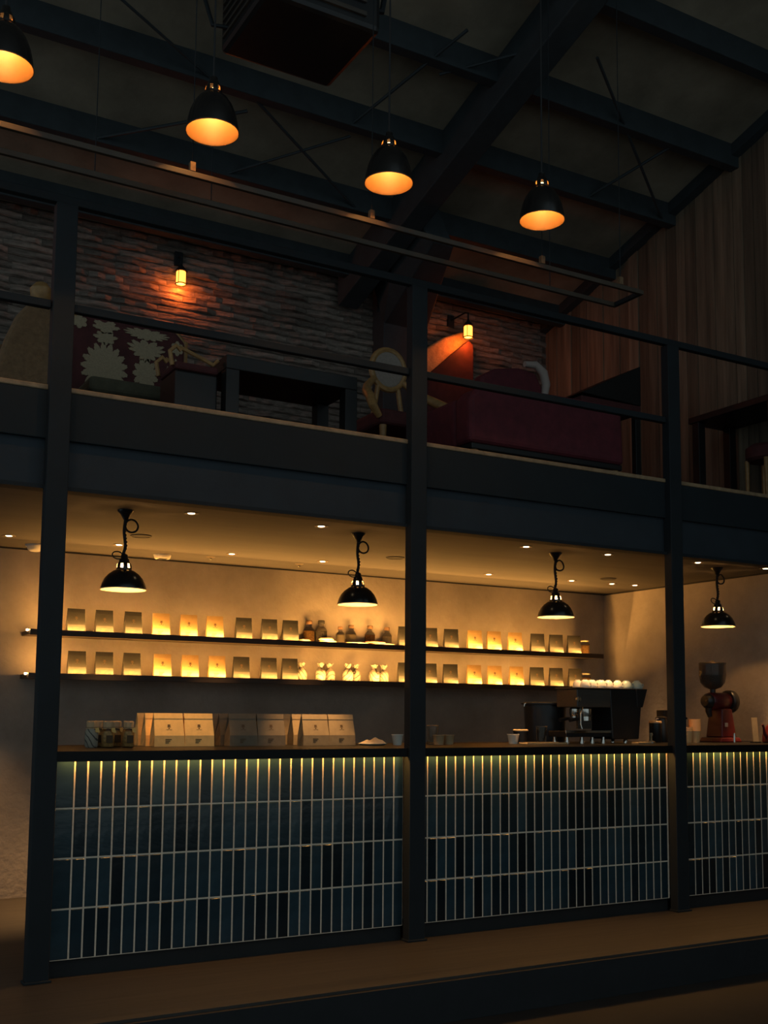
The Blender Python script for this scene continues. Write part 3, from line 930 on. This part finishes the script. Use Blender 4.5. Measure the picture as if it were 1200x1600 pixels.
cup_stack((4.715, 0.55, ZT), 'tall stack of amber-lit cups right of the right post', 9, 'copper', .044)
cup_stack((4.80, 0.63, ZT), 'tall stack of amber-lit cups close to the red grinder', 9, 'copper', .044)
cup_stack((4.62, 0.53, ZT), 'short stack of cups half hidden by the right post', 3, 'copper', .040)
t = thing('cup_lid_rack', 'black cup-lid holder standing over the amber cup stacks', 'rack', (4.66, 0.76, ZT))
MB().box(-.07, .015, -.03, .05, 0.0, 0.235).build('holder_box', 'machine', t, bevel=.004)
MB().box(.015, .17, -.03, .05, 0.168, 0.183).build('holder_arm', 'machine', t, bevel=.003)

t = thing('coffee_grinder', 'red coffee grinder with a glass bean hopper, right of the post', 'grinder', (5.055, 0.60, ZT))
MB().hexa([(-.115, -.09, 0), (.115, -.09, 0), (.115, .13, 0), (-.115, .13, 0)], [(-.10, -.08, .035), (.10, -.08, .035), (.10, .12, .035), (-.10, .12, .035)]).build('base', 'red_enamel', t, bevel=.008)
MB().hexa([(-.072, -.06, .035), (.088, -.06, .035), (.088, .10, .035), (-.072, .10, .035)], [(-.048, -.045, .25), (.060, -.045, .25), (.060, .085, .25), (-.048, .085, .25)]).build('column', 'red_enamel', t, bevel=.010)
MB().lathe([(0.060, -.115), (0.066, -.105), (0.066, 0.06), (0.060, 0.07)], 28, (0.0, 0.02, 0.305), 'x', cap0=True, cap1=True).build('motor_housing', 'red_enamel', t, smooth=True)
bh = MB().lathe([(0.080, 0), (0.086, 0.010), (0.086, 0.050), (0.076, 0.062)], 28, (0.071, 0.02, 0.305), 'x', cap0=True, cap1=True).build('burr_housing', 'machine', t, smooth=True)
for k in range(6):
    a = 2 * PI * k / 6 + .3
    MB().lathe([(0.007, 0), (0.007, 0.006), (0.004, .008)], 8, (0.133, 0.02 + .062 * math.cos(a), 0.305 + .062 * math.sin(a)), 'x', cap1=True).build('bolt', 'chrome', bh, smooth=True)
MB().lathe([(0.018, 0), (0.018, 0.016), (0.012, .02)], 14, (0.133, 0.02, 0.305), 'x', cap1=True).build('dial', 'chrome', bh, smooth=True)
MB().lathe([(0.058, 0), (0.058, -.02), (0.040, -.045)], 20, (-.115, 0.02, 0.305), 'x', cap1=True).build('front_cap', 'machine', t, smooth=True)
MB().tube([(-.115, .02, .27), (-.12, .02, .23), (-.105, .02, .19)], [.030, .024, .018], 14).build('spout', 'machine', t, smooth=True)
MB().tube([(-.155, .0, .30), (-.175, -.01, .31)], .006, 8).build('lever', 'chrome', t, smooth=True)
MB().lathe([(0.020, 0.360), (0.022, 0.395)], 18, (-.07, .02, 0), cap0=True, cap1=True).build('hopper_neck', 'machine', t, smooth=True)
MB().lathe([(0.024, 0.395), (0.062, 0.410), (0.090, 0.445), (0.100, 0.50), (0.100, 0.585), (0.097, 0.586), (0.096, 0.50), (0.086, 0.448), (0.060, 0.413), (0.02, 0.397)], 30, (-.07, .02, 0)).build('hopper', 'hopper_glass', t, smooth=True)
MB().lathe([(0.018, 0.399), (0.058, 0.415), (0.084, 0.450), (0.0935, 0.49), (0.0945, 0.502), (0, 0.506)], 30, (-.07, .02, 0)).build('beans', 'beans', t, smooth=True)
MB().lathe([(0.100, 0.587), (0.103, 0.590), (0.098, 0.597), (0.02, .602), (0.012, .612), (0, .614)], 30, (-.07, .02, 0)).build('hopper_lid', 'hopper_glass', t, smooth=True)
MB().box(-.036, -.006, -.062, -.058, .115, .145).build('nameplate', 'greypad', t)
MB().lathe([(0.010, 0.0), (0.010, 0.065), (0.006, .07)], 12, (.005, -.11, 0), cap0=True, cap1=True).build('holder_pin', 'chrome', t, smooth=True)
t = thing('red_kettle', 'dark red kettle at the far right end of the counter', 'kettle', (5.30, 0.33, ZT))
lathe_obj([(0.075, 0), (0.085, 0.008), (0.080, 0.07), (0.052, 0.125), (0.040, 0.135)], 'red_enamel', 'kettle_body', t, 28)
MB().lathe([(0.042, 0.134), (0.040, 0.146), (0.012, 0.154), (0.012, 0.166), (0.0, 0.170)], 24).build('lid', 'machine', t, smooth=True)
MB().tube([(-.075, 0, .04), (-.10, 0, .07), (-.105, 0, .11), (-.118, 0, .135)], [.014, .012, .009, .008], 10).build('spout', 'red_enamel', t, smooth=True)
MB().tube([(.05, 0, .13), (.09, 0, .15), (.115, 0, .12), (.105, 0, .06), (.08, 0, .03)], .008, 8).build('handle', 'machine', t, smooth=True)
t = thing('card_holder', 'small tan card standing beside the red kettle', 'card', (5.17, 0.385, ZT))
MB().hexa([(-.03, -.004, 0.006), (.03, -.004, 0.006), (.03, .004, 0.006), (-.03, .004, 0.006)], [(-.03, .010, .185), (.03, .010, .185), (.03, .016, .185), (-.03, .016, .185)]).build('card', 'tanbag', t)
MB().box(-.034, .034, -.02, .025, 0, .008).build('foot', 'darkwood', t)


# ------------------------------------------------------------------ lower pendant lamps
def pendant(name, loc, drop, inside, label, group, energy, loops=True, tall=1.0, bz=0.086):
    """loc: centre of the rim; drop: from rim up to the fixing"""
    t = thing(name, label, 'lamp', loc, 0, group)
    N = 32
    R = 0.126
    prof = [(R, 0.0), (R * 0.985, 0.010), (R * 0.93, 0.034), (R * 0.82, 0.062), (R * 0.66, 0.086), (R * 0.46, 0.104), (R * 0.34, 0.110)]
    zo = 0.0
    if tall > 1:
        prof = [(R, 0.0), (R * 0.985, 0.012), (R * 0.95, 0.045), (R * 0.87, 0.09), (R * 0.74, 0.132), (R * 0.56, 0.166), (R * 0.42, 0.182), (R * 0.34, 0.188)]
        zo = 0.078
    MB().lathe(prof, N).build('shade', 'enamel_black', t, smooth=True)
    inn = [(r * 0.985 - 0.001, h - 0.0015 if i else 0.0005) for i, (r, h) in enumerate(prof)]
    MB().lathe(inn, N).build('shade_lining', inside, t, smooth=True)
    MB().lathe([(R * .985, -0.001), (R * 1.008, -0.001), (R * 1.008, 0.003), (R * .985, 0.003)], N, closed=True).build('rim', inside, t, smooth=True)
    # vented collar: slots every fourth facet
    cp = [(R * 0.345, zo + 0.110), (R * 0.335, zo + 0.120), (R * 0.325, zo + 0.133), (R * 0.30, zo + 0.145), (R * 0.24, zo + 0.153)]
    col = MB().lathe(cp, N, skip=lambda i, k: i in (1, 2) and k % 5 in (0, 1) and k < 30).build('vent_collar', 'enamel_black', t, smooth=True)
    MB().lathe([(r - .002, h) for r, h in cp], N, skip=lambda i, k: i in (1, 2) and k % 5 in (0, 1) and k < 30).build('collar_lining', inside, col, smooth=True)
    MB().lathe([(0.030, zo + 0.152), (0.026, zo + 0.170), (0.020, zo + 0.176), (0.018, zo + 0.195), (0.007, zo + 0.202)], 20, cap1=True).build('socket', 'enamel_black', t, smooth=True)
    MB().lathe([(0.0, bz - .008), (0.008, bz - .006), (0.013, bz + .001), (0.014, bz + .008), (0.012, bz + .018), (0.010, bz + .026), (0.010, zo + 0.14)], 18).build('bulb', 'bulb', t, smooth=True)
    lamp('pendant_light', 'POINT', (0, 0, bz), energy, WARM, t, shadow_soft_size=0.018)
    zt = drop
    if loops:
        pts = []
        for k in range(25):
            u = k / 24
            pts.append((0.010 * math.sin(u * 7) * (1 - u) - .006 * (1 - u), 0.0, 0.20 + (zt - .225) * u))
        MB().tube(pts, 0.0085, 8).build('cord', 'cord', t, smooth=True)
        MB().tube([(0.0025 + 0.006 * math.cos(k * .9) + pts[min(24, k // 3)][0], 0.007 * math.sin(k * .9), 0.21 + (zt - .24) * k / 74) for k in range(75)], 0.0045, 6).build('twisted_cord', 'cord', t, smooth=True)
        MB().tube([(0.036 + 0.036 * math.cos(a + PI), 0.004 * math.sin(a * 2), zt - .085 + 0.036 * math.sin(a + PI)) for a in [2 * PI * k / 20 for k in range(20)]], 0.0055, 8, closed=True).build('cord_loop', 'cord', t, smooth=True)
        MB().tube([(-0.038 + 0.030 * math.cos(a), 0.008 * math.sin(a), .190 + 0.022 * math.sin(a)) for a in [2 * PI * k / 18 for k in range(18)]], 0.0035, 6, closed=True).build('cord_loop', 'cord', t, smooth=True)
        MB().lathe([(0.012, zt - .055), (0.017, zt - .045), (0.030, zt - .022), (0.044, zt - .008), (0.046, zt - .001)], 20, cap0=True, cap1=True).build('ceiling_rose', 'enamel_black', t, smooth=True)
    else:
        MB().tube([(0, 0, zo + 0.20), (0, 0, zt)], 0.005, 8).build('cord', 'cord', t, smooth=True)
    return t


pl = ('first', 'second', 'third')
for i, (x, y) in enumerate(((0.440, 0.585), (1.905, 0.575), (3.445, 0.565), (4.93, 0.50))):
    lab = ('black dome lamp hanging over the counter jars, leftmost in the bar', 'black dome lamp hanging just left of the middle post in the bar',
           'black dome lamp hanging above the espresso machine', 'black dome lamp hanging above the red grinder')[i]
    pendant('pendant_lamp', (x, y, 1.915), ZC - 1.915, 'enamel_in', lab, 'dome lamps over the bar', 16.0)

# upper pendants in front of the mezzanine
for i, (x, y, z) in enumerate(((0.438, -0.64, 3.985), (1.388, -0.67, 3.962), (2.367, -0.685, 3.992), (-0.52, -0.66, 4.00))):
    lab = ('large black shade hanging before the mezzanine, gold inside, second from the left', 'gold-lined black shade hanging in the centre before the mezzanine',
           'gold-lined black shade hanging rightmost before the mezzanine', 'gold-lined black shade at the left edge of the picture, before the mezzanine')[i]
    pendant('hanging_shade', (x, y, z), roofz(y) - z, 'enamel_gold', lab, 'gold-lined shades before the mezzanine', 16.0, loops=False, tall=1.65, bz=0.135)

# ------------------------------------------------------------------ suspended track
t = thing('lighting_track', 'black rectangular track hung on thin wires before the mezzanine', 'track', (0, 0, 3.85))
for yy in (-0.45, -0.207):
    MB().box(XL, 3.33, yy - .011, yy + .011, -.014, .014).build('track_bar', 'trackbar', t, bevel=.002)
MB().box(3.308, 3.33, -0.44, -0.217, -.013, .013).build('track_end', 'steel', t)
for x in (-0.60, 0.41, 1.41, 2.55, 3.15):
    MB().tube([(x, -.45, .014), (x, -.45, roofz(-.45) - 3.85)], .0025, 6).build('wire', 'steel', t)
    MB().box(x - .014, x + .014, -.463, -.437, .0145, .062).build('wire_clamp', 'tan_linen', t, bevel=.002)
for x in (0.0, 0.6, 2.8):
    MB().tube([(x, -.207, .014), (x, -.207, roofz(-.207) - 3.85)], .0025, 6).build('wire', 'steel', t)
# ceiling air unit
t = thing('air_unit', 'black boxy air unit slung under the roof among the purlins', 'air conditioner', (1.16, -0.04, 5.0))
MB().box(-.35, .35, -.32, .32, 0, .34).build('casing', 'hvac', t, bevel=.03)
for k in range(5):
    MB().box(-.362, -.348, -.26, .26, .06 + .05 * k, .075 + .05 * k).build('grille_slat', 'machine_grey', t)
for k in range(3):
    MB().box(-.25, .25, -.335, -.32, .06 + .08 * k, .085 + .08 * k).build('grille_slat', 'machine_grey', t)
for sx in (-.3, .3):
    for sy in (-.27, .27):
        zt_ = roofz(-.04 + sy) - 5.0
        MB().tube([(sx, sy, .34), (sx, sy, zt_)], .008, 6).build('hanger_rod', 'steel', t)
MB().tube([(-.33, .2, .1), (-.42, .26, .12), (-.46, .3, .3), (-.45, .35, .7)], .012, 8).build('pipe', 'steel', t, smooth=True)
MB().tube([(.30, -.2, .2), (.42, -.2, .22), (.46, -.2, .45), (.46, -.1, .85)], .018, 8).build('pipe', 'steel', t, smooth=True)

# ------------------------------------------------------------------ recessed lights in the bar ceiling
fr = [(0.78, .47), (1.59, .46), (3.10, .44), (3.79, .42), (4.60, .37), (5.26, .33)]
bk = [(0.06, 1.86), (0.77, 1.85), (1.57, 1.83), (2.28, 1.82), (3.73, 1.76), (4.54, 1.72), (4.96, 1.70), (5.19, 1.67)]
on = ('first', 'second', 'third', 'fourth', 'fifth', 'sixth', 'seventh', 'eighth', 'ninth')
proto = None
for row, nm in ((fr, 'front'), (bk, 'back')):
    for i, (x, y) in enumerate(row):
        lab = '%s recessed spotlight from the left, %s row in the bar ceiling' % (on[i], nm)
        if proto is None:
            proto = thing('downlight', lab, 'downlight', (x, y, ZC), 0, 'recessed lights in the bar ceiling')
            MB().lathe([(0.020, -.002), (0.040, -.004), (0.043, -.001), (0.043, 0.0)], 24).build('ring', 'spotring', proto, smooth=True)
            MB().lathe([(0.0, -.004), (0.015, -.0045), (0.021, -.002)], 20).build('lens', 'spot', proto, smooth=True)
            o = proto
        else:
            o = dup(proto, (x, y, ZC), 0, lab)
        lamp('downlight_beam', 'SPOT', (0, 0, -.012), 70.0 if nm == 'front' else (18.0 if x > 4.9 else 150.0), (1.0, 0.54, 0.20), o, spot_size=math.radians(34 if nm == 'front' else 45), spot_blend=0.7, shadow_soft_size=0.02)
for i, (x, y) in enumerate(((0.78, 1.40), (2.63, 1.36), (4.70, 1.45))):
    t = thing('ceiling_speaker', ('round dark grille in the bar ceiling behind the left hanging lamp', 'round dark grille in the bar ceiling just left of the middle post', 'round dark grille in the bar ceiling near the right post')[i], 'grille', (x, y, ZC), 0, 'dark grilles in the bar ceiling')
    MB().lathe([(0.0, -.004), (0.045, -.005), (0.058, -.003), (0.060, 0)], 24).build('disc', 'dark', t, smooth=True)
    MB().lathe([(0.058, -.006), (0.066, -.005), (0.067, 0), (0.058, 0)], 24, closed=True).build('ring', 'dark', t, smooth=True)
for i, (x, y) in enumerate(((1.50, 2.06), (2.20, 2.05))):
    t = thing('sprinkler', ('small dim sprinkler plate in the bar ceiling left of the others', 'small dim sprinkler plate in the bar ceiling, nearer the middle lamp')[i], 'sprinkler', (x, y, ZC))
    MB().lathe([(0.0, -.008), (0.012, -.008), (0.03, -.002), (0.034, 0)], 18).build('plate', 'spotring', t, smooth=True)
    MB().lathe([(0.006, -.02), (0.010, -.016), (0.010, -.008)], 12, cap0=True).build('head', 'chrome', t, smooth=True)
t = thing('smoke_detector', 'white domed detector on the bar ceiling left of the left post', 'detector', (0.29, 2.17, ZC))
MB().lathe([(0.0, -.046), (0.03, -.044), (0.046, -.034), (0.054, -.014)], 24).build('dome', 'white_plastic', t, smooth=True)
MB().lathe([(0.060, -.014), (0.064, -.006), (0.064, 0)], 24, cap0=True).build('base', 'white_plastic', t, smooth=True)
t = thing('ceiling_sensor', 'white boxy sensor on the bar ceiling right of the left hanging lamp', 'sensor', (1.17, 2.15, ZC))
MB().lathe([(0.05, -.03), (0.056, -.024), (0.062, -.004), (0.062, 0)], 24, cap0=True).build('base', 'white_plastic', t, smooth=True)
for k in range(3):
    MB().box(-.03, .03, -.03 + .022 * k, -.018 + .022 * k, -.033, -.0295).build('slot', 'dark', t)


# ------------------------------------------------------------------ mezzanine: wall lanterns
def sconce(x, z, label, e=5.0, out=0.10):
    t = thing('wall_lantern', label, 'lamp', (x, YW - out, z), 0, 'glowing lanterns on the stone wall')
    MB().lathe([(0.036, -.052), (0.040, -.045), (0.040, 0.045), (0.036, 0.052)], 20, cap0=True, cap1=True).build('glass', 'sconce_glass', t, smooth=True)
    MB().lathe([(0.048, -.062), (0.050, -.056), (0.046, -.050), (0.040, -.050)], 20).build('bottom_ring', 'steel', t, smooth=True)
    MB().lathe([(0.046, .052), (0.052, .058), (0.030, .085), (0.014, .10), (0.008, .12)], 20, cap0=True, cap1=True).build('cap', 'steel', t, smooth=True)
    for k in range(4):
        a = PI / 4 + PI / 2 * k
        MB().tube([(.046 * math.cos(a), .046 * math.sin(a), -.055), (.046 * math.cos(a), .046 * math.sin(a), .055)], .003, 6).build('cage_bar', 'steel', t)
    MB().tube([(0, 0, .12), (0, 0, .18), (0, .05, .20), (0, out - .032, .20)], .008, 8).build('arm', 'steel', t, smooth=True)
    MB().box(-.035, .035, out - .034, out - .004, .13, .25).build('back_plate', 'steel', t, bevel=.004)
    lamp('lantern_light', 'POINT', (0, -0.0, -0.085), e, ORANGE, t, shadow_soft_size=0.03)
    return t


sconce(1.572, 4.825, 'glowing orange wall lantern on the stone wall, above the damask armchair', 4.5)
sconce(4.29, 4.80, 'glowing orange wall lantern on the stone wall, above the red sofa', 4.0, 0.32)
sconce(-1.32, 4.85, 'glowing orange wall lantern on the stone wall beyond the left edge', 5.0)


# ------------------------------------------------------------------ mezzanine furniture
def legs(t, spots, h, r0, r1, m):
    for (x, y) in spots:
        MB().lathe([(r1, 0), (r0, h * .8), (r0 * 1.15, h)], 10, (x, y, 0), cap0=True, cap1=True).build('leg', m, t, smooth=True)


# tan wing chair behind the left post
t = thing('wing_chair', 'tan linen wing chair at the left end of the mezzanine', 'armchair', (-0.04, 0.62, ZM))
MB().prism([(-.27, .02), (-.26, .20), (-.20, .42), (-.15, .55), (-.09, .63), (0.0, .665), (.09, .665), (.10, .02)], -.06, .06, 'y').build('backrest', 'tan_linen', t, bevel=.03, seg=3)
MB().box(-.26, .12, .065, .50, .22, .42).build('seat', 'tan_linen', t, bevel=.04, seg=3)
legs(t, ((-.2, -.03), (.08, -.03), (-.2, .42), (.08, .42)), .20, .022, .014, 'gilt')
MB().lathe([(0.03, .65), (.055, .69), (.06, .73), (.03, .765), (0, .77)], 16, (-.02, 0, 0)).build('finial', 'gilt', t, smooth=True)

# damask armchair
t = thing('damask_armchair', 'dark armchair with a beige damask back and gilt crest', 'armchair', (0.66, 1.15, ZM))
bp = [(-.40, .30), (-.40, .86), (-.30, .91), (-.1, .935), (.1, .935), (.30, .90), (.36, .84), (.36, .30)]
MB().prism(bp, .20, .30, 'y').build('backrest', 'plum', t, bevel=.02)
MB().tube([(-.41, .25, .86), (-.30, .25, .925), (-.1, .25, .955), (.1, .25, .955), (.30, .25, .92), (.37, .25, .84)], .022, 10).build('crest_rail', 'gilt', t, smooth=True)


def lobed(cx, cz, rx, rz, lobes, depth, ph=0.0, n=160, taper=0.0):
    out = []
    for k in range(n):
        a = 2 * PI * k / n
        q = 1 - depth * (1 - abs(math.sin(0.5 * lobes * a + ph))) - 0.12 * depth * math.cos(4 * lobes * a)
        z = math.sin(a)
        out.append((cx + rx * q * math.cos(a) * (1 + taper * z), cz + rz * q * z))
    return out


def motif(shapes, name='damask_motif'):
    b = MB()
    for sh in shapes:
        b.prism(sh, .194, .2005, 'y')
    return b.build(name, 'motif', t)


motif([lobed(-.165, .585, .150, .165, 17, .26, taper=-.05), lobed(-.165, .775, .075, .045, 7, .35, .6, taper=.3), lobed(-.165, .845, .085, .045, 6, .4, 1.2, taper=.4)])
motif([lobed(.100, .585, .085, .105, 11, .30), lobed(.100, .455, .145, .050, 15, .32), lobed(.100, .735, .115, .075, 13, .32, taper=.5), lobed(.100, .845, .150, .038, 14, .28, taper=.2)])
motif([lobed(.290, .575, .060, .145, 11, .30), lobed(.305, .79, .042, .05, 6, .3)])
motif([lobed(-.33, .855, .050, .045, 6, .3)])
MB().box(-.38, .36, -.30, .20, .28, .375).build('seat_cushion', 'greenpad', t, bevel=.03, seg=3)
MB().box(-.39, .37, -.31, .25, .20, .275).build('seat_rail', 'plum', t, bevel=.01)
for sx in (-.415, .375):
    MB().tube([(sx, .25, .26), (sx, .25, .62), (sx, .25, .86)], .020, 8).build('side_post', 'gilt', t, smooth=True)
legs(t, ((-.36, -.27), (.33, -.27), (-.36, .2), (.33, .2)), .20, .026, .016, 'gilt')

# gilt stool between armchair and low table
t = thing('gilt_stool', 'gilt scroll-armed stool between damask armchair and black table', 'stool', (0.76, 0.52, ZM))
MB().box(-.13, .13, -.14, .14, .34, .385).build('seat', 'plum', t, bevel=.015)
for sy in (-.12, .12):
    MB().tube([(-.14, sy, .36), (-.155, sy, .44), (-.12, sy, .475), (-.09, sy, .45)], .013, 8).build('scroll_arm', 'gilt', t, smooth=True)
    MB().tube([(-.10, sy, .47), (.02, sy, .43), (.10, sy, .40), (.13, sy, .43)], .012, 8).build('scroll_arm', 'gilt', t, smooth=True)
MB().box(-.125, .125, -.135, .135, .06, .335).build('skirt', 'darkwood', t, bevel=.01)
legs(t, ((-.11, -.11), (.11, -.11), (-.11, .11), (.11, .11)), .06, .018, .012, 'gilt')

# black low table near the edge
t = thing('low_table', 'black low table standing at the mezzanine edge left of the middle post', 'table', (1.335, 0.56, ZM))
MB().box(-.42, .42, -.23, .23, .375, .455).build('table_top', 'darkwood', t, bevel=.004)
for sx in (-.38, .38):
    for sy in (-.19, .19):
        MB().box(sx - .04, sx + .04, sy - .04, sy + .04, 0, .374).build('leg', 'darkwood', t, bevel=.003)

# oval-back gilt armchair by the middle post
t = thing('oval_back_armchair', 'gilt oval-back armchair partly behind the middle post', 'armchair', (2.50, 1.08, ZM))
ov = [(.135 * math.cos(a), .18, .88 + .145 * math.sin(a)) for a in [2 * PI * k / 24 for k in range(24)]]
MB().tube(ov, .022, 8, closed=True).build('back_frame', 'gilt', t, smooth=True)
MB().prism([(.12 * math.cos(a), .88 + .13 * math.sin(a)) for a in [2 * PI * k / 24 for k in range(24)]], .165, .195, 'y').build('back_pad', 'greypad', t, bevel=.008)
for sx in (-.08, .08):
    MB().tube([(sx, .18, .76), (sx * 1.6, .18, .48)], .018, 8).build('back_post', 'gilt', t, smooth=True)
MB().box(-.27, .25, -.20, .20, .37, .48).build('seat', 'plum', t, bevel=.03, seg=3)
for sx in (-1, 1):
    MB().tube([(sx * .12, .17, .80), (sx * .20, .12, .72), (sx * .27, .0, .64), (sx * .32, -.14, .56), (sx * .33, -.20, .48), (sx * .27, -.18, .42)], [.022, .028, .034, .034, .030, .022], 10).build('arm', 'gilt', t, smooth=True)
legs(t, ((-.23, -.16), (.21, -.16), (-.23, .16), (.21, .16)), .37, .022, .014, 'gilt')

# red sofa with its back to the edge
t = thing('red_sofa', 'long dark red velvet sofa with its back to the mezzanine edge', 'sofa', (3.02, 0.32, ZM))
MB().prism([(-.52, .14), (-.52, .44), (-.46, .50), (-.3, .53), (0, .545), (.40, .55), (.64, .55), (.74, .52), (.76, .14)], -.10, .08, 'y').build('backrest', 'velvet_red', t, bevel=.035, seg=3)
MB().box(-.42, .68, .085, .50, .14, .38).build('seat', 'velvet_red', t, bevel=.04, seg=3)
for sx in (-.51, .69):
    MB().box(sx, sx + .075, .09, .50, .14, .46).build('arm', 'velvet_red', t, bevel=.03, seg=3)
MB().box(-.50, .74, -.09, .50, .10, .138).build('base_rail', 'darkwood', t, bevel=.006)
legs(t, ((-.46, -.05), (.70, -.05), (-.46, .44), (.70, .44)), .10, .028, .018, 'gilt')

# red high-back chair with pale scroll edge
t = thing('scroll_chair', 'dark red chair with a pale scrolled back edge behind the sofa', 'armchair', (3.60, 1.25, ZM))
MB().prism([(-.34, .3), (-.34, .95), (-.2, 1.03), (.02, 1.07), (.18, 1.05), (.24, .94), (.20, .3)], -.06, .06, 'y').build('backrest', 'velvet_red', t, bevel=.03, seg=3)
MB().tube([(.06, -.065, 1.10), (.16, -.068, 1.11), (.235, -.068, 1.06), (.262, -.068, .97), (.245, -.066, .86), (.225, -.064, .74)], [.022, .030, .036, .034, .026, .018], 10).build('scroll_edge', 'scroll', t, smooth=True)
MB().box(-.32, .22, .065, .55, .3, .44).build('seat', 'velvet_red', t, bevel=.03, seg=3)
legs(t, ((-.28, .0), (.18, .0), (-.28, .48), (.18, .48)), .3, .025, .016, 'gilt')

# black lectern-like wedge by the plank wall
t = thing('sloped_desk', 'black sloped writing desk in front of the plank wall', 'desk', (4.36, 1.15, ZM))
MB().prism([(-.36, .87), (.24, 1.17), (.24, .85)], -.22, .22, 'y').build('sloped_top', 'darkwood', t, bevel=.006)
MB().box(-.36, .24, -.22, .22, .78, .849).build('desk_body', 'plum', t, bevel=.01)
for sx in (-.33, .21):
    for sy in (-.19, .19):
        MB().box(sx - .025, sx + .025, sy - .025, sy + .025, 0, .779).build('leg', 'darkwood', t, bevel=.003)

# draped chair under the second lantern
t = thing('draped_chair', 'tan cloth draped over a tall chair below the right lantern', 'armchair', (4.15, 3.02, ZM))
MB().prism([(-.45, .3), (-.45, 1.60), (-.30, 1.76), (-.02, 1.96), (.20, 2.06), (.28, 2.02), (.24, 1.70), (.20, .3)], .02, .12, 'y').build('draped_back', 'drape', t, bevel=.03, seg=3)
MB().prism([(-.26, .3), (-.26, 1.52), (.02, 1.78), (.20, 1.94), (.25, 1.90), (.26, .3)], -.07, .01, 'y').build('front_panel', 'plum', t, bevel=.01)
MB().box(-.4, .22, -.45, -.075, .3, .45).build('seat', 'plum', t, bevel=.03, seg=3)
legs(t, ((-.35, -.40), (.16, -.40), (-.35, .05), (.12, .05)), .3, .025, .016, 'gilt')

# dark tall table at the right
t = thing('tall_table', 'black table beside the plank wall right of the right post', 'table', (5.21, 0.46, ZM))
MB().box(-.21, .22, -.52, .37, .735, .785).build('table_top', 'darkwood', t, bevel=.004)
for (sx, sy) in ((-.17, .30), (.17, .30), (-.17, -.44), (.17, -.44)):
    MB().box(sx - .035, sx + .035, sy - .035, sy + .035, 0, .734).build('leg', 'darkwood', t, bevel=.003)
t = thing('red_stool', 'dark red upholstered stool under the black table', 'stool', (5.25, 0.30, ZM))
MB().lathe([(0.12, .36), (.14, .38), (.14, .46), (.10, .49), (0, .495)], 24, cap0=True).build('seat', 'plum', t, smooth=True)
legs(t, ((-.09, -.09), (.09, -.09), (-.09, .09), (.09, .09)), .37, .016, .012, 'gilt')
